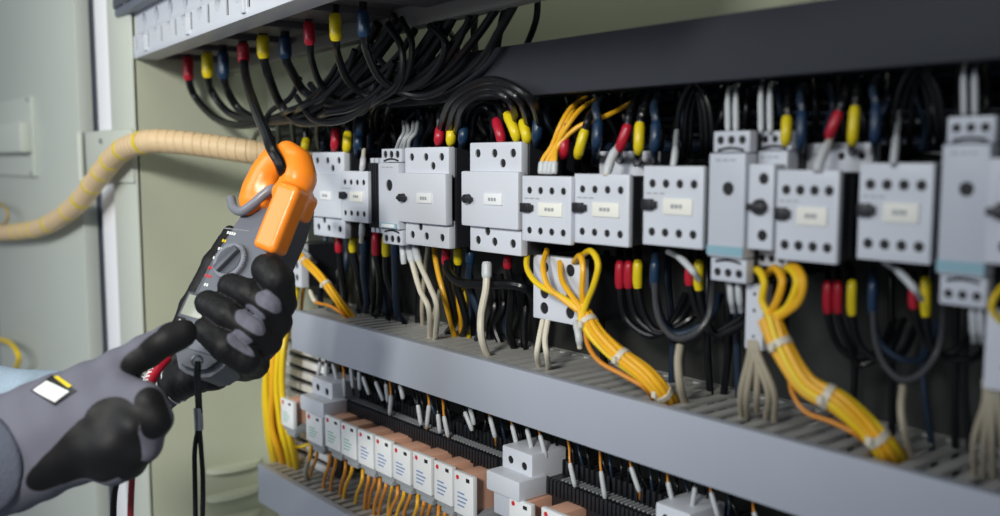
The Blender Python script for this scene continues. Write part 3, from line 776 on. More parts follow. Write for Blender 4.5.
bundle('thin yellow wire bundle with ties slanting behind the gripping glove into the trunking',
       [(289, 242, .525), (302, 258, .515), (320, 276, .512), (336, 298, .515), (350, 318, .535)], 6, .0030, .0020, [], (.3, .6), YW, YB)
wire('short orange wire with white ferrule beside the left yellow bundle', [(310, 291, .515), (316, 302, .51), (330, 306, .512), (343, 314, .52), (352, 322, .54)], .0018, OW, 'orange_wire', 'wire', None, [('ferrule', [(308, 289, .515), (316, 301, .51)], .0026, WW)])
wire('yellow wire looping into view at the right edge', [(1004, 285, .50), (994, 298, .495), (992, 310, .495), (1002, 322, .50)], .0028, YB, 'yellow_wire', 'wire')
for j, (x, y) in enumerate(((596, 320), (790, 350))):
    pass
for j, (xa, c) in enumerate(((303, 'a'), (310, 'b'), (318, 'c'))):
    wire('dim orange wire passing behind the trunking corner, %s' % ['left', 'middle', 'right'][j], [(xa - 6, 286, .56), (xa - 8, 300, .56), (xa - 10, 325, .575)], .0026, YW, 'orange_wire', 'wire', 'orange wires by the trunking corner') if j < 2 else None
# things lying in the open trunking: black cables crossing the fingers
for j, x in enumerate((352, 372, 388, 402, 418)):
    yd = ducty(x)
    wire('black cable bending over the fingers of the middle trunking, %s' % ['leftmost', 'second from left', 'central', 'second from right', 'rightmost'][j], [(x - 14, yd - 22, .56), (x - 8, yd - 8, .54), (x + 4, yd - 4, .528), (x + 16, yd - 1, .54), (x + 20, yd + 8, .56)], .0032, CABLE, 'bent_cable', 'cable', 'black cables bending over the trunking fingers')

# ---------------------------------------------------------------- upper device rack (white terminal comb, tilted slightly to the panel)
YK = YE + .005
vp = ray(-140, 160); D = Vector((-vp.x, -vp.y, 0)).normalized()     # direction of the rack to the right
if D.x < 0: D = -D
N = Vector((-D.y, D.x, 0)).normalized()
if N.y < 0: N = -N
O = W(126, 62, YK)
Mr = Matrix((( D.x, N.x, 0, O.x), (D.y, N.y, 0, O.y), (0, 0, 1, O.z), (0, 0, 0, 1)))
def on(px, py, off=0.0, zz=None):
    """local (s, z) of a pixel on the rack's front plane shifted back by off"""
    r_ = ray(px, py); o_ = O + N * off
    t_ = (o_ - CAM).dot(N) / r_.dot(N); p = CAM + r_ * t_ - o_
    return p.dot(D), p.z
zc = on(121, 20)[1]
L = on(300, -60)[0]
pitch = L / 26
rk = thing('breaker_rack', 'long white comb fronted breaker rack hanging at the top left of the cabinet', 'circuit breaker', O + N * .1)
def rchild(name, bm, m, par=rk):
    bm.transform(Mr); return child(name, bm, m, par)
L = .95; pitch = .060
sp = []; x = 0
zs = zc * .50
while x < L: sp.append(x + pitch / 2); x += pitch
c1 = bmesh.new(); c2 = bmesh.new(); c3 = bmesh.new()
for x in sp:
    add_cyl(c2, (x, -.004, zc * .76), (x, .012, zc * .76), .0100, n=14)
    add_box(c1, x + pitch / 2 - .0040, x + pitch / 2 + .0040, -.004, .016, zs * .30, zs + .01)
    add_cyl(c3, (x, -.0041, zs - .003), (x, .012, zs - .003), .0095, n=14)
rchild('comb_front', cut(cut(B(0, L, 0, .03, 0, zs, bevel=.0012), c1), c3), LG)
rchild('upper_front', cut(B(.002, L, .003, .03, zs + .0006, zc + .001, bevel=.001), c2), LG)
for x in sp:  # inserts whose dark colour stands in for shade in the comb openings
    rchild('wire_slot', B(x + pitch / 2 - .0041, x + pitch / 2 + .0041, .0016, .012, zs * .30, zs - .001), HOLE)
    b = bmesh.new(); add_cyl(b, (x, .0060, zs - .003), (x, .010, zs - .003), .0094); rchild('clamp_hole_shade', b, SLATE)
    b = bmesh.new(); add_cyl(b, (x, .0070, zc * .76), (x, .011, zc * .76), .0099); rchild('screw_hole_shade', b, SLATE)
for x in sp[1::3]: rchild('clip', B(x + pitch * .25, x + pitch * .40, -.003, .004, zs * .15, zs * .8, bevel=.0012), LG)
bm = bmesh.new(); add_box(bm, -.001, L, -.012, .12, zc, zc + .10, bevel=.003)
rchild('breaker_body', bm, SLATE)
bm = bmesh.new()
for i_, x in enumerate(sp):
    add_box(bm, x - pitch * .42, x + pitch * .38, -.015, -.011, zc + .010, zc + .022, bevel=.001)
rchild('face_strip', bm, METER)
bm = bmesh.new()
for x in sp[:]: add_cyl(bm, (x, -.014, zc + .032), (x, -.018, zc + .032), .005)
rchild('round_screw', bm, STEEL)
bm = bmesh.new()
x = 0
while x < L:
    add_box(bm, x + .002, x + pitch - .004, .028, .115, .002 + .006 * (int(x / pitch) % 2), .018, bevel=.001)
    x += pitch
rchild('underside', bm, mat('brownish_underside', (.085, .075, .08), .5))
# beam behind the rack
sb0, zb0 = on(216, 74, .118); sb1, zb1 = on(524, 0, .118)
b = B(sb0, sb1 + .5, .118, .134, min(zb0, zb1), min(zb0, zb1) + .03, bevel=.002)
b.transform(Mr)
struct(part('trim_5', b, mat('beam_grey', (.27, .26, .24), .5)))

def K(px, py, off):                    # pixel on a plane parallel to the rack, off metres behind its front
    r_ = ray(px, py); o_ = O + N * off
    return CAM + r_ * ((o_ - CAM).dot(N) / r_.dot(N))
def free(p, front=.488):
    '''keep a cable clear of the side wall and, further right, in front of the dark trunking'''
    r_ = p - CAM
    if p.y > front: r_ = r_ * (front / r_.y)
    if (CAM + r_).x < XW + .012: r_ = r_ * ((XW + .012 - CAM.x) / r_.x)
    return CAM + r_
drops = [(188, 62, 80, 'red', .06, 'first from left', [(196, 98), (214, 117), (236, 125), (262, 122), (296, 110), (330, 86), (366, 44), (378, 24)]),
         (207, 58, 77, 'yellow', .06, 'second from left', [(212, 92), (228, 112), (252, 120), (284, 120), (318, 104), (352, 76), (384, 38), (396, 16)]),
         (223, 57, 78, 'blue', .06, 'third from left', [(228, 92), (240, 110), (262, 120), (294, 118), (332, 100), (366, 70), (404, 20)]),
         (243, 48, 62, 'red', .06, 'fourth from left', None),
         (263, 41, 58, 'yellow', .06, 'fifth from left', [(270, 80), (281, 105), (300, 122), (336, 118), (378, 96), (412, 62), (448, 10)]),
         (285, 42, 58, 'blue', .07, 'sixth from left', [(292, 72), (305, 92), (330, 104), (368, 100), (408, 78), (436, 46), (458, 6)]),
         (309, 27, 44, 'red', .06, 'seventh from left', [(312, 62), (322, 86), (343, 102), (380, 102), (424, 74), (456, 40), (484, 2)]),
         (335, 19, 40, 'yellow', .06, 'eighth from left', [(338, 56), (349, 82), (370, 97), (398, 98), (440, 76), (474, 40), (505, -4)]),
         (363, 16, 36, 'blue', .06, 'ninth from left', [(367, 52), (380, 78), (402, 92), (432, 94), (476, 66), (500, 30), (520, -6)])]
for (x, ya, yb, c, off, od, tail) in drops:
    s0, s1 = K(x, ya - 5, off), K(x + 1, yb, off)
    if tail:
        pts = [K(x, ya - 14, off), s0, s1] + [free(K(px, py, off + .01 + .02 * i)) for i, (px, py) in enumerate(tail)]
    else:
        pts = [K(x, ya - 14, off), s0, s1, K(247, 82, off - .01), K(256, 110, off - .05)] + [Cd(267, 136, .80), Cd(272, 149, .777), Cd(279, 161, .771), Cd(283, 172, .774), Cd(286, 180, .80), Cd(292, 192, .86), Cd(306, 205, .95)]
    r = .0048 if x < 300 else .0036
    wire('%s sleeved black cable dropping from the upper rack, %s%s' % (c, od, '' if tail else ', through the clamp'), pts, r, CABLE, 'dropping_cable', 'cable', 'sleeved cables dropping from the upper rack',
         [('sleeve', [s0, s1], r * 1.4 if x < 300 else r * 1.55, SL[c])], world=True)
# dark tangle of cables right of the drops, in front of the top of the panel
tang = [[(388, 24), (402, 50), (398, 84), (372, 104)], [(402, 20), (412, 44), (405, 80), (380, 100)], [(430, 26), (445, 42), (438, 66), (415, 86), (385, 93)], [(448, 22), (440, 50), (418, 78), (390, 88)],
        [(470, 16), (455, 48), (430, 76), (398, 88), (380, 78)], [(490, 10), (474, 40), (448, 70), (415, 90), (388, 90)], [(505, 6), (500, 30), (496, 55)], [(538, -6), (536, 20), (526, 47)], [(475, 12), (474, 36), (476, 60)],
        [(446, 28), (457, 44), (454, 66)], [(415, 30), (398, 56), (372, 80), (345, 96)], [(426, 28), (410, 60), (384, 86), (356, 98)], [(372, 44), (380, 60), (398, 74), (420, 72)], [(355, 50), (345, 75), (322, 98), (300, 108)],
        [(340, 60), (325, 84), (304, 104), (286, 112)], [(362, 60), (350, 84), (330, 102), (308, 120)], [(395, 62), (380, 90), (352, 108), (325, 114)], [(300, 78), (290, 98), (270, 112), (262, 128)], [(410, 34), (425, 36), (434, 52), (432, 72)],
        [(310, 84), (330, 110), (362, 112), (395, 84)], [(296, 96), (314, 120), (346, 120), (380, 96)]]
def tpts(i, p):
    if p[0][0] in (505, 538, 475, 446): return [W(x, y, .56) for (x, y) in p]
    q = [free(W(x, y, .472 + .004 * (i % 5))) for (x, y) in p]
    x, y = p[-1]
    if x < 400: q += [W(x - 8, max(y, 104) + 12, .515), W(x - 6, max(y, 104) + 36, .57)]
    return q
del tang[3], tang[4], tang[9], tang[12], tang[14]
for i, p in enumerate(tang):
    m_ = CABLE
    wire('black cable in the crisscross tangle between the upper rack and the dark trunking', tpts(i, p), .0029 if i % 2 else .0034, m_, 'tangled_cable', 'cable', 'tangled black cables under the upper rack', world=True)
for i in range(16):
    x = 300 + i * 8
    wire('black cable descending behind the tangle to the leftmost devices', [W(x + 30 + J(6), 78, .57), W(x + 14 + J(6), 104, .56), W(x + 6 + J(6), 124, .556), W(x + J(3), 148, .56)], .0042, CABLE if i % 3 else NAVY, 'descending_cable', 'cable', 'cables behind the tangle', world=True, sub=5)

# ---------------------------------------------------------------- beige spiral hose with yellow marks
hp = [(-60, 236, -.035), (-20, 234, -.03), (15, 232, -.028), (45, 226, -.027), (75, 206, -.027), (100, 175, -.027), (120, 152, -.026), (145, 142, -.022), (175, 142, 0.0), (210, 146, .03), (245, 151, .06), (275, 156, .09), (310, 164, .12), (340, 172, .15)]
HP = [W(x, y, YE + o) for x, y, o in hp]
P = catmull(HP, 16)
t = thing('spiral_hose', 'beige spiral wrapped cable hose with yellow marks crossing from door into cabinet', 'hose', P[0])
bm = bmesh.new(); add_tube(bm, P, .0135, 20)
child('hose_core', bm, COND, t)
# ribbon wound round it
bm = bmesh.new()
ds = [(P[min(i + 1, len(P) - 1)] - P[max(i - 1, 0)]).normalized() for i in range(len(P))]
ln = [0]
for i in range(1, len(P)): ln.append(ln[-1] + (P[i] - P[i - 1]).length)
pit = .0105; s = ds[0].orthogonal().normalized(); fr = []
for d in ds:
    s = (s - d * s.dot(d)).normalized(); fr.append((s, d.cross(s)))
def hose_at(u):
    for i in range(1, len(P)):
        if ln[i] >= u:
            f = (u - ln[i - 1]) / (ln[i] - ln[i - 1]); return P[i - 1].lerp(P[i], f), fr[i][0], fr[i][1], ds[i]
    return P[-1], fr[-1][0], fr[-1][1], ds[-1]
prev = None
N_ = int(ln[-1] / pit * 20)
for k in range(N_):
    u = k / 20 * pit; a = k / 20 * math.tau
    c, s_, u_, d_ = hose_at(u)
    o = s_ * math.cos(a) + u_ * math.sin(a)
    row = [bm.verts.new(c + o * .0134 + d_ * -.0050), bm.verts.new(c + o * .0142 + d_ * -.0042), bm.verts.new(c + o * .0142 + d_ * .0042), bm.verts.new(c + o * .0134 + d_ * .0050)]
    if prev:
        for j in range(4): bm.faces.new((prev[j], prev[(j + 1) % 4], row[(j + 1) % 4], row[j]))
    prev = row
child('spiral_wrap', bm, COND, t)
L0 = None
import itertools
def hose_u(px):                          # arc length where the hose shows at column px
    best = 0
    for i in range(len(HP) - 1): pass
    tgt = None; bd = 1e9
    for i, p in enumerate(P):
        v = p - CAM; x = 500 + FPX * v.dot(RT) / v.dot(FW)
        if abs(x - px) < bd: bd = abs(x - px); tgt = ln[i]
    return tgt
for px, wdt, frac in ((20, .004, .7), (36, .004, 1), (50, .006, .6), (70, .004, .8), (81, .005, 1), (92, .003, .7), (103, .003, .5), (111, .003, .6), (124, .0045, 1), (143, .003, .6), (0, .004, .6), (29, .003, .4)):
    u0 = hose_u(px)
    b = bmesh.new(); prev = None
    n = 20
    # band on the outer side facing away from the wall, slightly slanted like the wrap
    for k in range(n + 1):
        f = (k / n - .5) * frac
        c, s_, u_, d_ = hose_at(max(.001, u0 + f * .010))
        vd = (CAM - c).normalized(); vd = Vector((.75, -.6, .25)); vd = (vd - d_ * vd.dot(d_)).normalized(); w_ = d_.cross(vd)
        a = f * math.pi * 1.9
        o = vd * math.cos(a) + w_ * math.sin(a)
        row = [b.verts.new(c + o * .0140 - d_ * wdt), b.verts.new(c + o * .0146 - d_ * wdt * .9), b.verts.new(c + o * .0146 + d_ * wdt * .9), b.verts.new(c + o * .0140 + d_ * wdt)]
        if prev:
            for j in range(4): b.faces.new((prev[j], prev[(j + 1) % 4], row[(j + 1) % 4], row[j]))
        prev = row
    child('yellow_mark', b, CBAND, t)
wire('thin ochre wire loop sticking out above the hose at the left edge', [W(-14, 200, YE - .02), W(2, 205, YE - .03), W(8, 214, YE - .03), W(4, 224, YE - .028), W(-12, 226, YE - .02)], .0022, mat('ochre_wire', (.45, .30, .03), .4), 'wire_loop', 'wire', world=True)
wire('bright yellow cable loop low at the left edge above the blue sleeve', [W(-20, 338, YE - .02), W(6, 341, YE - .03), W(18, 354, YE - .035), W(16, 368, YE - .03), W(4, 382, YE - .02), W(-20, 385, YE - .01)], .0045, YB, 'cable_loop', 'cable', world=True)

# ---------------------------------------------------------------- organic shapes: signed distances turned into one closed surface
def seg(P, a, b, r1, r2):
    ab = b - a; t = np.clip(((P - a) @ ab) / max(1e-12, ab @ ab), 0, 1)
    d = P - a - t[:, None] * ab
    return np.sqrt((d * d).sum(1)) - (r1 + (r2 - r1) * t)
def smin(a, b, k):
    h = np.clip(.5 + .5 * (b - a) / k, 0, 1)
    return b + (a - b) * h - k * h * (1 - h)
def chain(P, pts, k=.002):
    """pts: (px, py, depth, radius)"""
    d = None
    for p, q in zip(pts[:-1], pts[1:]):
        e = seg(P, cl(*p[:3]), cl(*q[:3]), p[3], q[3])
        d = e if d is None else smin(d, e, k)
    return d
def rbox(P, c, ax, half, r):
    q = np.abs((P - c) @ np.array(ax).T) - (np.array(half) - r)
    return np.sqrt((np.maximum(q, 0) ** 2).sum(1)) + np.minimum(q.max(1), 0) - r
def surface(fn, lo, hi, h):
    """surface nets; returns vertex array (view axes) and quads"""
    xs = [np.arange(lo[i], hi[i] + h, h) for i in range(3)]
    n = [len(x) for x in xs]
    G = np.stack(np.meshgrid(*xs, indexing='ij'), -1).reshape(-1, 3)
    V = np.concatenate([fn(g) for g in np.array_split(G, max(1, len(G) // 300000))]).reshape(n)
    cn = [k - 1 for k in n]
    acc = np.zeros((*cn, 3)); cnt = np.zeros(cn)
    off = [(i, j, k) for i in (0, 1) for j in (0, 1) for k in (0, 1)]
    def sub(o): return V[o[0]:o[0] + cn[0], o[1]:o[1] + cn[1], o[2]:o[2] + cn[2]]
    for a in off:
        for ax in range(3):
            if a[ax]: continue
            b = list(a); b[ax] = 1
            va, vb = sub(a), sub(b)
            m = (va < 0) != (vb < 0)
            t = np.where(m, va / np.where(m, va - vb, 1), 0)
            for i in range(3):
                acc[..., i] += m * (a[i] + (t if i == ax else 0))
            cnt += m
    act = cnt > 0
    idx = -np.ones(cn, int); idx[act] = np.arange(act.sum())
    base = np.stack(np.meshgrid(*[np.arange(c) for c in cn], indexing='ij'), -1)[act]
    verts = (base + acc[act] / cnt[act][:, None]) * h + np.array(lo)
    quads = []
    S = V < 0
    for ax in range(3):
        u, v = (ax + 1) % 3, (ax + 2) % 3
        s0 = [slice(1, cn[i]) for i in range(3)]; s0[ax] = slice(0, cn[ax])
        s1 = list(s0); s1[ax] = slice(1, cn[ax] + 1)
        A, Bq = S[tuple(s0)], S[tuple(s1)]
        m = np.argwhere(A != Bq)
        flip = A[A != Bq]
        o = np.array([s.start for s in s0]); m = m + o
        def at(du, dv):
            q = m.copy(); q[:, u] -= du; q[:, v] -= dv
            return idx[q[:, 0], q[:, 1], q[:, 2]]
        Q = np.stack([at(1, 1), at(0, 1), at(0, 0), at(1, 0)], 1)
        Q[~flip] = Q[~flip][:, ::-1]
        quads.append(Q)
    return verts, np.concatenate(quads)
def v2w(v): return CAM + RT * float(v[0]) + UP * float(v[1]) + FW * float(v[2])
def sdf_mesh(name, fn, lo, hi, h, m, par, attr=None, label=None, smooth_it=2):
    vs, qs = surface(fn, lo, hi, h)
    R3 = np.array([RT[:], UP[:], FW[:]])
    root = par
    while root.parent is not None: root = root.parent
    ws = vs @ R3 + np.array(CAM[:]) - np.array(root.location[:])
    me = bpy.data.meshes.new(name)
    me.from_pydata(ws.tolist(), [], qs.tolist()); me.update()
    if attr is not None:
        a = me.attributes.new('coat', 'FLOAT', 'POINT'); a.data.foreach_set('value', attr(vs).astype(np.float32))
    bm = bmesh.new(); bm.from_mesh(me)
    for _ in range(smooth_it): bmesh.ops.smooth_vert(bm, verts=bm.verts, factor=.5, use_axis_x=True, use_axis_y=True, use_axis_z=True)
    bmesh.ops.recalc_face_normals(bm, faces=bm.faces)
    bm.to_mesh(me); bm.free()
    me.materials.append(m)
    me.polygons.foreach_set('use_smooth', [True] * len(me.polygons))
    o = bpy.data.objects.new(name, me); col.objects.link(o)
    o.parent = par
    if label: o['label'] = label
    return o
def box_of(pts, pad):
    a = np.array([cl(*p[:3]) for p in pts]); return a.min(0) - pad, a.max(0) + pad

# glove material: grey knit where 'coat' > 0, black rubber coating where it is below
GLOVE = bpy.data.materials.new('glove_knit_and_coating'); GLOVE.use_nodes = True
nt = GLOVE.node_tree; bs = nt.nodes['Principled BSDF']
at_ = nt.nodes.new('ShaderNodeAttribute'); at_.attribute_name = 'coat'
no_ = nt.nodes.new('ShaderNodeTexNoise'); no_.inputs['Scale'].default_value = 350
tc_ = nt.nodes.new('ShaderNodeTexCoord'); nt.links.new(tc_.outputs['Object'], no_.inputs['Vector'])
mr = nt.nodes.new('ShaderNodeMapRange'); mr.inputs[1].default_value = -.0006; mr.inputs[2].default_value = .0006
nt.links.new(at_.outputs['Fac'], mr.inputs[0])
mx = nt.nodes.new('ShaderNodeMix'); mx.data_type = 'RGBA'
mx.inputs[6].default_value = (.006, .006, .0075, 1); mx.inputs[7].default_value = (.135, .138, .178, 1)
nt.links.new(mr.outputs[0], mx.inputs[0]); nt.links.new(mx.outputs[2], bs.inputs['Base Color'])
mr2 = nt.nodes.new('ShaderNodeMapRange'); bs.inputs['Specular IOR Level'].default_value = .28; mr2.inputs[3].default_value = .58; mr2.inputs[4].default_value = .85
nt.links.new(mr.outputs[0], mr2.inputs[0]); nt.links.new(mr2.outputs[0], bs.inputs['Roughness'])
bp_ = nt.nodes.new('ShaderNodeBump'); bp_.inputs['Strength'].default_value = .25; bp_.inputs['Distance'].default_value = .0008
no2 = nt.nodes.new('ShaderNodeTexNoise'); no2.inputs['Scale'].default_value = 90; no2.inputs['Detail'].default_value = 3
nt.links.new(tc_.outputs['Object'], no2.inputs['Vector'])
ad = nt.nodes.new('ShaderNodeMath'); ad.operation = 'MULTIPLY_ADD'; ad.inputs[1].default_value = .35
nt.links.new(no_.outputs['Fac'], ad.inputs[0]); nt.links.new(no2.outputs['Fac'], ad.inputs[2])
nt.links.new(ad.outputs[0], bp_.inputs['Height']); nt.links.new(bp_.outputs['Normal'], bs.inputs['Normal'])
CUFF = mat('knit_cuff', (.075, .085, .12), .9, noise=.25, scale=500, bump=.6, bscale=600)

# ---------------------------------------------------------------- the clamp meter
mv = np.array([.33, .90, .28]); mv /= np.linalg.norm(mv)
mw = np.array([.86, -.16, -.46]); mw -= mv * (mw @ mv); mw /= np.linalg.norm(mw)
mn = -np.cross(mw, mv)
mo = cl(192, 366, .752)
def mp(a, b, c=0.0): return v2w(mo + mw * a + mv * b + mn * c)
def m_at(px, py, c=0.0):               # meter coordinates of the point that shows at a pixel, on the plane c above its face
    r_ = cl(px, py, 1.0); o_ = mo + mn * c
    t_ = (o_ @ mn) / (r_ @ mn); p = r_ * t_ - o_
    return p @ mw, p @ mv
MM = Matrix.Translation(v2w(mo)) @ Matrix((
    (*[sum((RT, UP, FW)[i][k] * mw[i] for i in range(3)) for k in range(3)],),
    (*[sum((RT, UP, FW)[i][k] * mv[i] for i in range(3)) for k in range(3)],),
    (*[sum((RT, UP, FW)[i][k] * mn[i] for i in range(3)) for k in range(3)],))).transposed().to_4x4()
meter = thing('clamp_meter', 'dark grey clamp meter with orange jaws held by the black gloves', 'clamp meter', v2w(mo))
def plate(pts, c0, c1, bevel=.001, seg_=2):
    bm = bmesh.new()
    lo = [bm.verts.new((a, b, c0)) for a, b in pts]; hi = [bm.verts.new((a, b, c1)) for a, b in pts]
    n = len(pts)
    bm.faces.new(lo[::-1]); bm.faces.new(hi)
    for k in range(n): bm.faces.new((lo[k], lo[(k + 1) % n], hi[(k + 1) % n], hi[k]))
    if bevel:
        es = [e for e in bm.edges if abs(e.verts[0].co.z - e.verts[1].co.z) < 1e-9]
        bmesh.ops.bevel(bm, geom=es, offset=bevel, segments=seg_, affect='EDGES')
    bmesh.ops.recalc_face_normals(bm, faces=bm.faces)
    return bm
def mchild(name, bm, m, par=None, label=None):
    bm.transform(MM); return child(name, bm, m, par or meter, label=label)
TOPB = .156
prof = [(-.017, -.004), (-.008, -.0065), (.008, -.0065), (.018, -.003), (.026, .006), (.029, .02), (.029, .05), (.0275, .09), (.0275, .13), (.0275, TOPB), (-.021, TOPB - .014), (-.0245, .13), (-.028, .09), (-.031, .05), (-.030, .02), (-.026, .006)]
mchild('body', plate(prof, -.034, 0, .005, 3), METER)
inner = [(a * .86, max(.012, min(b, TOPB - .004))) for a, b in prof if b > .004]
inner = [(-.02, .012), (.021, .012), (.0235, .02), (.0235, .05), (.0220, .09), (.0220, TOPB - .003), (-.018, TOPB - .018), (-.0235, .09), (-.0265, .05), (-.0255, .02)]
mchild('face_plate', plate(inner, -.001, .0012, .0006, 1), METERF)
# lighter rim along the right edge
bm = bmesh.new(); add_tube(bm, catmull([Vector((.026, .06, -.001)), Vector((.0250, .10, .001)), Vector((.0250, .13, .002)), Vector((.0250, TOPB, .002))], 6), .0028, 10)
mchild('rim', bm, METERR)
# dial
da, db = m_at(230, 261, .004)
bm = bmesh.new(); add_cyl(bm, (da, db, .001), (da, db, .006), .0155, .0150, 40)
for k in range(40):
    a = k * math.tau / 40
    Mk = Matrix.Translation((da, db, 0)) @ Matrix.Rotation(a, 4, 'Z')
    add_box(bm, .0144, .0161, -.0007, .0007, .0015, .0056, M=Mk)
dial = mchild('dial', bm, METERR)
bm = bmesh.new()
Mk = Matrix.Translation((da, db, 0)) @ Matrix.Rotation(math.radians(62), 4, 'Z')
add_cyl(bm, (da, db, .0055), (da, db, .0066), .0122, .0118, 32)
mchild('dial_disc', bm, METER, dial)
bm = bmesh.new(); add_box(bm, -.0125, .0125, -.0034, .0034, .006, .0115, bevel=.0015, M=Mk)
mchild('dial_grip', bm, METER, dial)
# printed range marks beside the dial
MK = [(225, 241, YEL, 2), (221, 249, WHITE, 3), (216, 258, WHITE, 3), (211, 268, REDI, 2), (208, 276, REDI, 3), (207, 285, WHITE, 2), (230, 233, WHITE, 4)]
for (x, y, m_, n) in MK:
    a, b = m_at(x, y, .0013); bm = bmesh.new()
    for k in range(n): add_box(bm, a - .003 + k * .0025, a - .0014 + k * .0025, b - .0012, b + .0012, .0012, .0015)
    mchild('range_print', bm, m_)
a0, b0 = m_at(223, 228, .0013); a1, b1 = m_at(249, 231, .0013)
bm = bmesh.new(); add_tube(bm, [Vector((a0, b0, .0013)), Vector((a1, b1, .0013))], .0004, 6); mchild('divider_line', bm, GW)
# display and maker's print under it
c0 = m_at(197, 306, .0013)
bm = B(c0[0] - .0150, c0[0] + .018, c0[1] - .012, c0[1] + .010, .0008, .0018, bevel=.0005); mchild('display_frame', bm, METER)
bm = B(c0[0] - .0125, c0[0] + .0155, c0[1] - .0098, c0[1] + .008, .0012, .0022, bevel=.0004); mchild('display_glass', bm, LCD)
bm = bmesh.new()
for k in range(5): add_box(bm, c0[0] - .012 + k * .0036, c0[0] - .0092 + k * .0036, c0[1] - .0165, c0[1] - .0140, .0012, .0015)
mchild('name_print', bm, WHITE)
# curved finger guard at the top of the body
gp = [(231, 199, .0), (234, 208, .004), (242, 211, .008), (254, 203, .010), (264, 194, .010), (272, 189, .008), (275, 191, .002)]
bm = bmesh.new()
pts = []
for x, y, c in gp:
    a, b = m_at(x, y, c); pts.append(Vector((a, b, c)))
add_tube(bm, catmull(pts, 8), .0040, 12)
mchild('finger_guard', bm, METERR)
# jaws
def jaw_fixed(P):
    d = chain(P, [(253, 207, .800, .0105), (259, 190, .800, .0115), (267, 173, .800, .0112), (276, 160, .797, .0100), (287, 153, .792, .0085)], .010)
    e = rbox(P, cl(262, 196, .80), [mw, mv, mn], (.014, .012, .011), .004)
    return smin(d, e, .005)
ax_t = np.array([.36, .93, .05]); ax_t /= np.linalg.norm(ax_t)
ax_s = np.array([.85, -.33, -.35]); ax_s -= ax_t * (ax_s @ ax_t); ax_s /= np.linalg.norm(ax_s)
ax_n = np.cross(ax_t, ax_s)
def jaw_moving(P):
    d = chain(P, [(287, 152, .788, .0095), (296, 164, .784, .0115), (299, 179, .780, .0120), (294, 194, .776, .0115)], .010)
    b = rbox(P, cl(282, 219, .762), [ax_s, ax_t, ax_n], (.0110, .0285, .011), .0045)
    c = chain(P, [(284, 193, .775, .010), (297, 186, .780, .010)], .003)
    e = rbox(P, cl(302, 207, .780), [ax_s, ax_t, ax_n], (.0080, .0115, .010), .004)
    d = smin(smin(d, b, .006), c, .006)
    return smin(d, e, .004)
ap = [(240, 130, .80), (320, 255, .74), (240, 130, .74), (320, 255, .82)]
lo, hi = box_of(ap, .004)
sdf_mesh('fixed_jaw', jaw_fixed, lo, hi, .0014, ORANGE, meter)
jm = sdf_mesh('moving_jaw', jaw_moving, lo, hi, .0014, ORANGE, meter)
# ---------------------------------------------------------------- the worker's gloved hands (only hands and sleeves are in view)
per = thing('person', 'person in grey and black gloves holding the clamp meter, only hands and sleeves seen', 'person', Cd(60, 470, .70))
H = lambda *p: p
idx_f = [(267, 269, .746, .0125), (277, 279, .743, .0135), (280, 303, .757, .0130), (268, 322, .785, .013)]
mid_f = [(231, 286, .752, .0105), (248, 293, .743, .0112), (268, 305, .742, .0112), (277, 322, .758, .012), (264, 338, .785, .013)]
rin_f = [(208, 303, .750, .0105), (228, 314, .741, .0115), (252, 330, .740, .0112), (267, 341, .755, .012), (256, 352, .785, .013)]
lit_f = [(206, 330, .744, .0105), (226, 346, .736, .0125), (246, 359, .741, .0120), (254, 364, .76, .012), (245, 366, .785, .013)]
thumb = [(185, 372, .80, .014), (176, 345, .80, .0100), (190, 306, .806, .0085), (212, 262, .818, .0075), (230, 232, .830, .0060)]
palm = [(248, 330, .800, .019), (236, 356, .80, .019), (205, 368, .802, .0155), (168, 388, .81, .0155)]
def grip(P):
    d = chain(P, idx_f)
    for f in (mid_f, rin_f, lit_f): d = smin(d, chain(P, f), .0012)
    q = smin(chain(P, palm, .008), chain(P, [(230, 366, .775, .011), (215, 374, .78, .012), (180, 382, .80, .014)], .006), .006)
    q = smin(q, chain(P, thumb, .004), .006)
    d = smin(d, q, .004)
    w = np.sin(P[:, 0] * 900 + np.sin(P[:, 1] * 400) * 2) * np.sin(P[:, 1] * 700 + P[:, 2] * 500) * .00035   # soft wrinkles of the rubber
    return d + w
def grip_coat(P):
    d = np.full(len(P), -1.0)
    for a, b, r in (((264, 298, .731), (286, 312, .735), .0062), ((246, 315, .729), (272, 334, .730), .0080), ((236, 338, .728), (260, 356, .728), .0060),
                    ((290, 285, .765), (292, 300, .77), .006)):
        d = np.maximum(d, -seg(P, cl(*a), cl(*b), r * 1.12, r * .9))
    return d
lo, hi = box_of(idx_f + mid_f + rin_f + lit_f + thumb + palm, .024)
g = sdf_mesh('gripping_glove', grip, lo, hi, .0013, GLOVE, per, grip_coat, 'mostly black glove wrapped round the meter with grey patches between fingers')
def wrist(P): return chain(P, [(176, 384, .808, .0150), (158, 394, .812, .0165), (110, 410, .812, .019)], .004)
lo, hi = box_of([(170, 386, .808), (110, 410, .812)], .024)
c = sdf_mesh('knit_cuff', wrist, lo, hi, .002, CUFF, g)
# ribs of that cuff
b = bmesh.new()
for k in range(9):
    f = k / 8; px, py, dd, rr = 178 - 46 * f, 383 + 17 * f, .808 + .004 * f, .0155 + .0016 * f
    p_ = Cd(px, py, dd); d_ = (Cd(110, 410, .812) - Cd(176, 384, .808)).normalized()
    s_ = d_.orthogonal().normalized(); u_ = d_.cross(s_)
    ring = [p_ + (s_ * math.cos(a * math.tau / 24) + u_ * math.sin(a * math.tau / 24)) * (rr + .0006) for a in range(25)]
    add_tube(b, ring, .0008, 6)
child('cuff_rib', b, TAG, g)

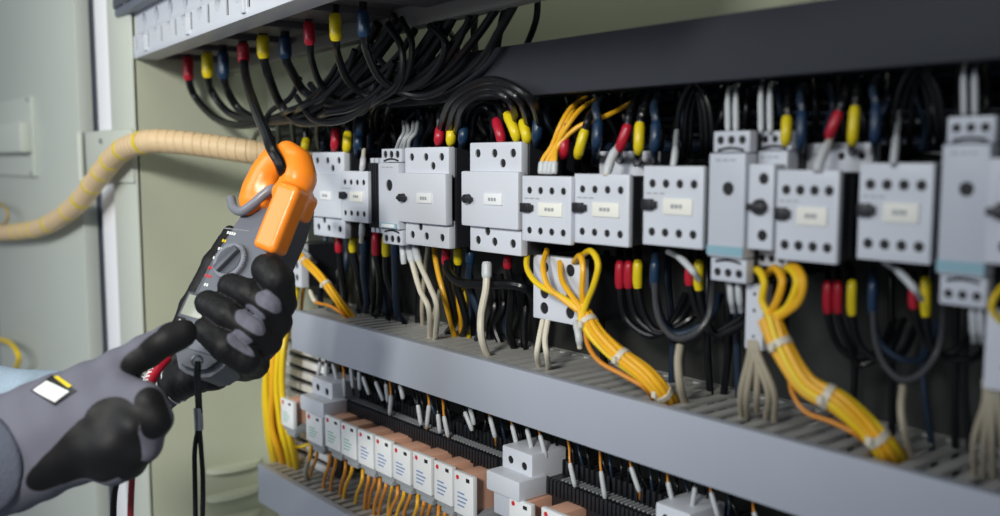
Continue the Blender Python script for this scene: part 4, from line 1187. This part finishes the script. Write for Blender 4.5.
# the near, pointing hand
ZS = 1.35
def sq(P, z0):
    Q = P.copy(); Q[:, 2] = z0 + (Q[:, 2] - z0) * ZS; return Q
point_f = [(184, 333, .700, .0103), (166, 341, .696, .0112), (142, 354, .690, .0120), (112, 372, .684, .0135)]
hand = [(98, 400, .680, .026), (100, 425, .680, .033), (60, 432, .675, .038), (14, 452, .668, .0385), (-50, 482, .66, .040)]
curl1 = [(122, 392, .672, .0135), (146, 403, .664, .0125), (154, 422, .664, .0115), (146, 440, .672, .012)]
curl2 = [(112, 410, .668, .016), (134, 425, .661, .0145), (138, 445, .664, .0135), (126, 458, .672, .014)]
curl3 = [(100, 428, .668, .018), (112, 446, .662, .0155), (110, 462, .668, .0145)]
cC = cl(-10, 458, .67); CR = 52 / FPX * .67
def near(P):
    Q = sq(P, .68)
    d = chain(Q, hand, .012)
    d = smin(d, chain(P, [(118, 372, .686, .014), (96, 392, .684, .022)], .006), .010)
    for f, kk in ((curl3, .014), (curl2, .010), (curl1, .005)): d = smin(d, chain(P, f, .006), kk)
    d = smin(d, chain(P, point_f), .004)
    w = np.sin((P[:, 0] * 1.0 + P[:, 1] * .6) * 260) * .0005 + np.sin((P[:, 0] * .5 - P[:, 1]) * 190) * .0006
    d = np.maximum(d, CR - .006 - np.hypot(P[:, 0] - cC[0], P[:, 1] - cC[1]))
    return d + w
def near_coat(P):
    d = np.full(len(P), 1.0)
    for a, b, r1, r2 in (((121, 376, .684), (176, 344, .690), .0125, .0155), ((176, 340, .69), (190, 331, .70), .0150, .0150), ((150, 402, .655), (156, 424, .655), .0105, .0110),
                     ((112, 426, .650), (104, 446, .646), .0200, .0260), ((98, 452, .645), (48, 488, .640), .026, .019), ((128, 434, .655), (134, 462, .665), .010, .014)):
        d = np.minimum(d, seg(P, cl(*a), cl(*b), r1, r2))
    return d
lo, hi = box_of(point_f + hand[:4] + curl1 + curl3, .044)
lo[0] = cl(-40, 300, .66)[0]
g2 = sdf_mesh('pointing_glove', near, lo, hi, .0015, GLOVE, per, near_coat, 'large grey glove with black palm coating and a small white and yellow badge')
def cuff2(P):
    Q = sq(P, .675)
    return chain(Q, [(60, 436, .671, .0395), (14, 454, .668, .0408), (-60, 486, .66, .044)], .01) + np.sin(P[:, 0] * 1500 + P[:, 1] * -560) * .0003
lo, hi = box_of([(20, 450, .669), (-20, 470, .66)], .046)
# keep only the part left of the cuff seam
pass
def cuff2c(P):
    return np.maximum(cuff2(P), np.hypot(P[:, 0] - cC[0], P[:, 1] - cC[1]) - CR)
sdf_mesh('knit_cuff', cuff2c, lo, hi, .0016, CUFF, g2)
# pale blue sleeve of the other arm behind
sl = [(100, 402, .80, .020), (60, 402, .79, .0245), (10, 402, .775, .0275), (-60, 406, .76, .032)]
def sleeve(P): return chain(P, sl, .006) + np.sin(P[:, 0] * 230 + P[:, 1] * 90) * .0008 + np.sin(P[:, 0] * 90 - P[:, 1] * 200) * .0008
lo, hi = box_of(sl, .036)
sdf_mesh('sleeve', sleeve, lo, hi, .0022, DENIM, per)
# badge on the back of the near glove, laid on its surface
from mathutils.bvhtree import BVHTree
bmx = bmesh.new(); bmx.from_mesh(g2.data); bmx.transform(Matrix.Translation(per.location)); tree = BVHTree.FromBMesh(bmx); bmx.free()
def decal(corners, lift, thick, m, name, n=10):
    """corners clockwise in the photo; grid dropped onto the glove"""
    bm = bmesh.new(); tp = []; bt = []
    for j in range(n + 1):
        r1, r2 = [], []
        for i in range(n + 1):
            u, v = i / n, j / n
            x = (corners[0][0] * (1 - u) + corners[1][0] * u) * (1 - v) + (corners[3][0] * (1 - u) + corners[2][0] * u) * v
            y = (corners[0][1] * (1 - u) + corners[1][1] * u) * (1 - v) + (corners[3][1] * (1 - u) + corners[2][1] * u) * v
            h = tree.ray_cast(CAM, ray(x, y).normalized())
            p, nn = h[0], h[1]
            if p is None: p = Cd(x, y, .65); nn = -FW
            r1.append(bm.verts.new(p + nn * (lift + thick))); r2.append(bm.verts.new(p + nn * (lift - .0006)))
        tp.append(r1); bt.append(r2)
    for j in range(n):
        for i in range(n):
            bm.faces.new((tp[j][i], tp[j][i + 1], tp[j + 1][i + 1], tp[j + 1][i]))
            bm.faces.new((bt[j][i], bt[j + 1][i], bt[j + 1][i + 1], bt[j][i + 1]))
    for i in range(n):
        bm.faces.new((tp[0][i], bt[0][i], bt[0][i + 1], tp[0][i + 1])); bm.faces.new((tp[n][i], tp[n][i + 1], bt[n][i + 1], bt[n][i]))
        bm.faces.new((tp[i][0], tp[i + 1][0], bt[i + 1][0], bt[i][0])); bm.faces.new((tp[i][n], bt[i][n], bt[i + 1][n], tp[i + 1][n]))
    return child(name, bm, m, g2)
decal([(31, 391), (52, 376), (77, 391), (55, 406)], .0004, .0004, BLACK, 'badge')
decal([(34, 391), (47, 382), (70, 392), (55, 403)], .0010, .0004, WHITE, 'badge_print')
decal([(54, 378), (58, 377), (73, 386), (69, 388.5)], .0009, .0004, CBAND, 'badge_stripe', 5)
# cords
REDC = mat('dark_red_cord', (.22, .012, .02), .4)
P = catmull([Cd(172, 352, .775), Cd(160, 365, .765), Cd(151, 380, .755), Cd(146, 400, .75), Cd(138, 440, .75), Cd(133, 470, .75), Cd(131, 500, .75), Cd(130, 545, .75)], 10)
t = thing('test_lead', 'dark red cord with a red and white braided top hanging between the gloves', 'cord', P[-1])
bm = bmesh.new(); add_tube(bm, P, .0024, 10); child('cord', bm, REDC, t)
bm = bmesh.new(); add_tube(bm, P[4:28], .0046, 12); child('braid', bm, RED, t)
b = bmesh.new()
for k in range(9):
    i = 5 + k * 2; p_, d_ = P[i], (P[i + 1] - P[i]).normalized(); s_ = (RT - d_ * RT.dot(d_)).normalized(); u_ = d_.cross(s_)
    add_tube(b, [p_ + (s_ * math.cos(a * .26) + u_ * math.sin(a * .26)) * .0046 + d_ * .0003 * (a - 6) for a in range(6, 15)], .0008, 6)
child('white_thread', b, WHITE, t)
wire('black cord hanging down beside the dark red cord', [Cd(128, 462, .76), Cd(118, 480, .76), Cd(114, 500, .76), Cd(113, 545, .76)], .0024, CABLE, 'black_cord', 'cord', world=True)
# wrist strap of the meter
P0 = [Cd(197, 361, .738), Cd(196, 375, .738), Cd(197, 395, .74), Cd(198, 414, .742)]
t = thing('wrist_strap', 'thin black wrist strap with small silver slider hanging from the meter', 'strap', Cd(198, 540, .745))
bm = bmesh.new(); add_tube(bm, catmull(P0, 8), .0018, 8); child('upper_cord', bm, CABLE, t)
bm = bmesh.new(); add_tube(bm, catmull([p + RT * .002 for p in P0], 8), .0018, 8); child('upper_cord', bm, CABLE, t)
for s in (-1, 1):
    bm = bmesh.new(); add_tube(bm, catmull([Cd(199, 424, .742), Cd(198 + s * 3.2, 450, .743), Cd(199 + s * 4, 485, .744), Cd(199 + s * 3, 545, .745)], 8), .0020, 8); child('lower_cord', bm, CABLE, t)
bm = bmesh.new(); add_tube(bm, [Cd(198, 408, .742), Cd(198.4, 414, .742), Cd(199, 424, .742), Cd(199, 430, .742)], .0034, 12); child('slider', bm, STEEL, t)
bm = bmesh.new(); ctr = Cd(197, 361, .738)
add_tube(bm, [ctr + (RT * math.cos(a) + UP * math.sin(a)) * .004 for a in [k * math.tau / 16 for k in range(17)]], .0012, 8); child('ring', bm, STEEL, t)
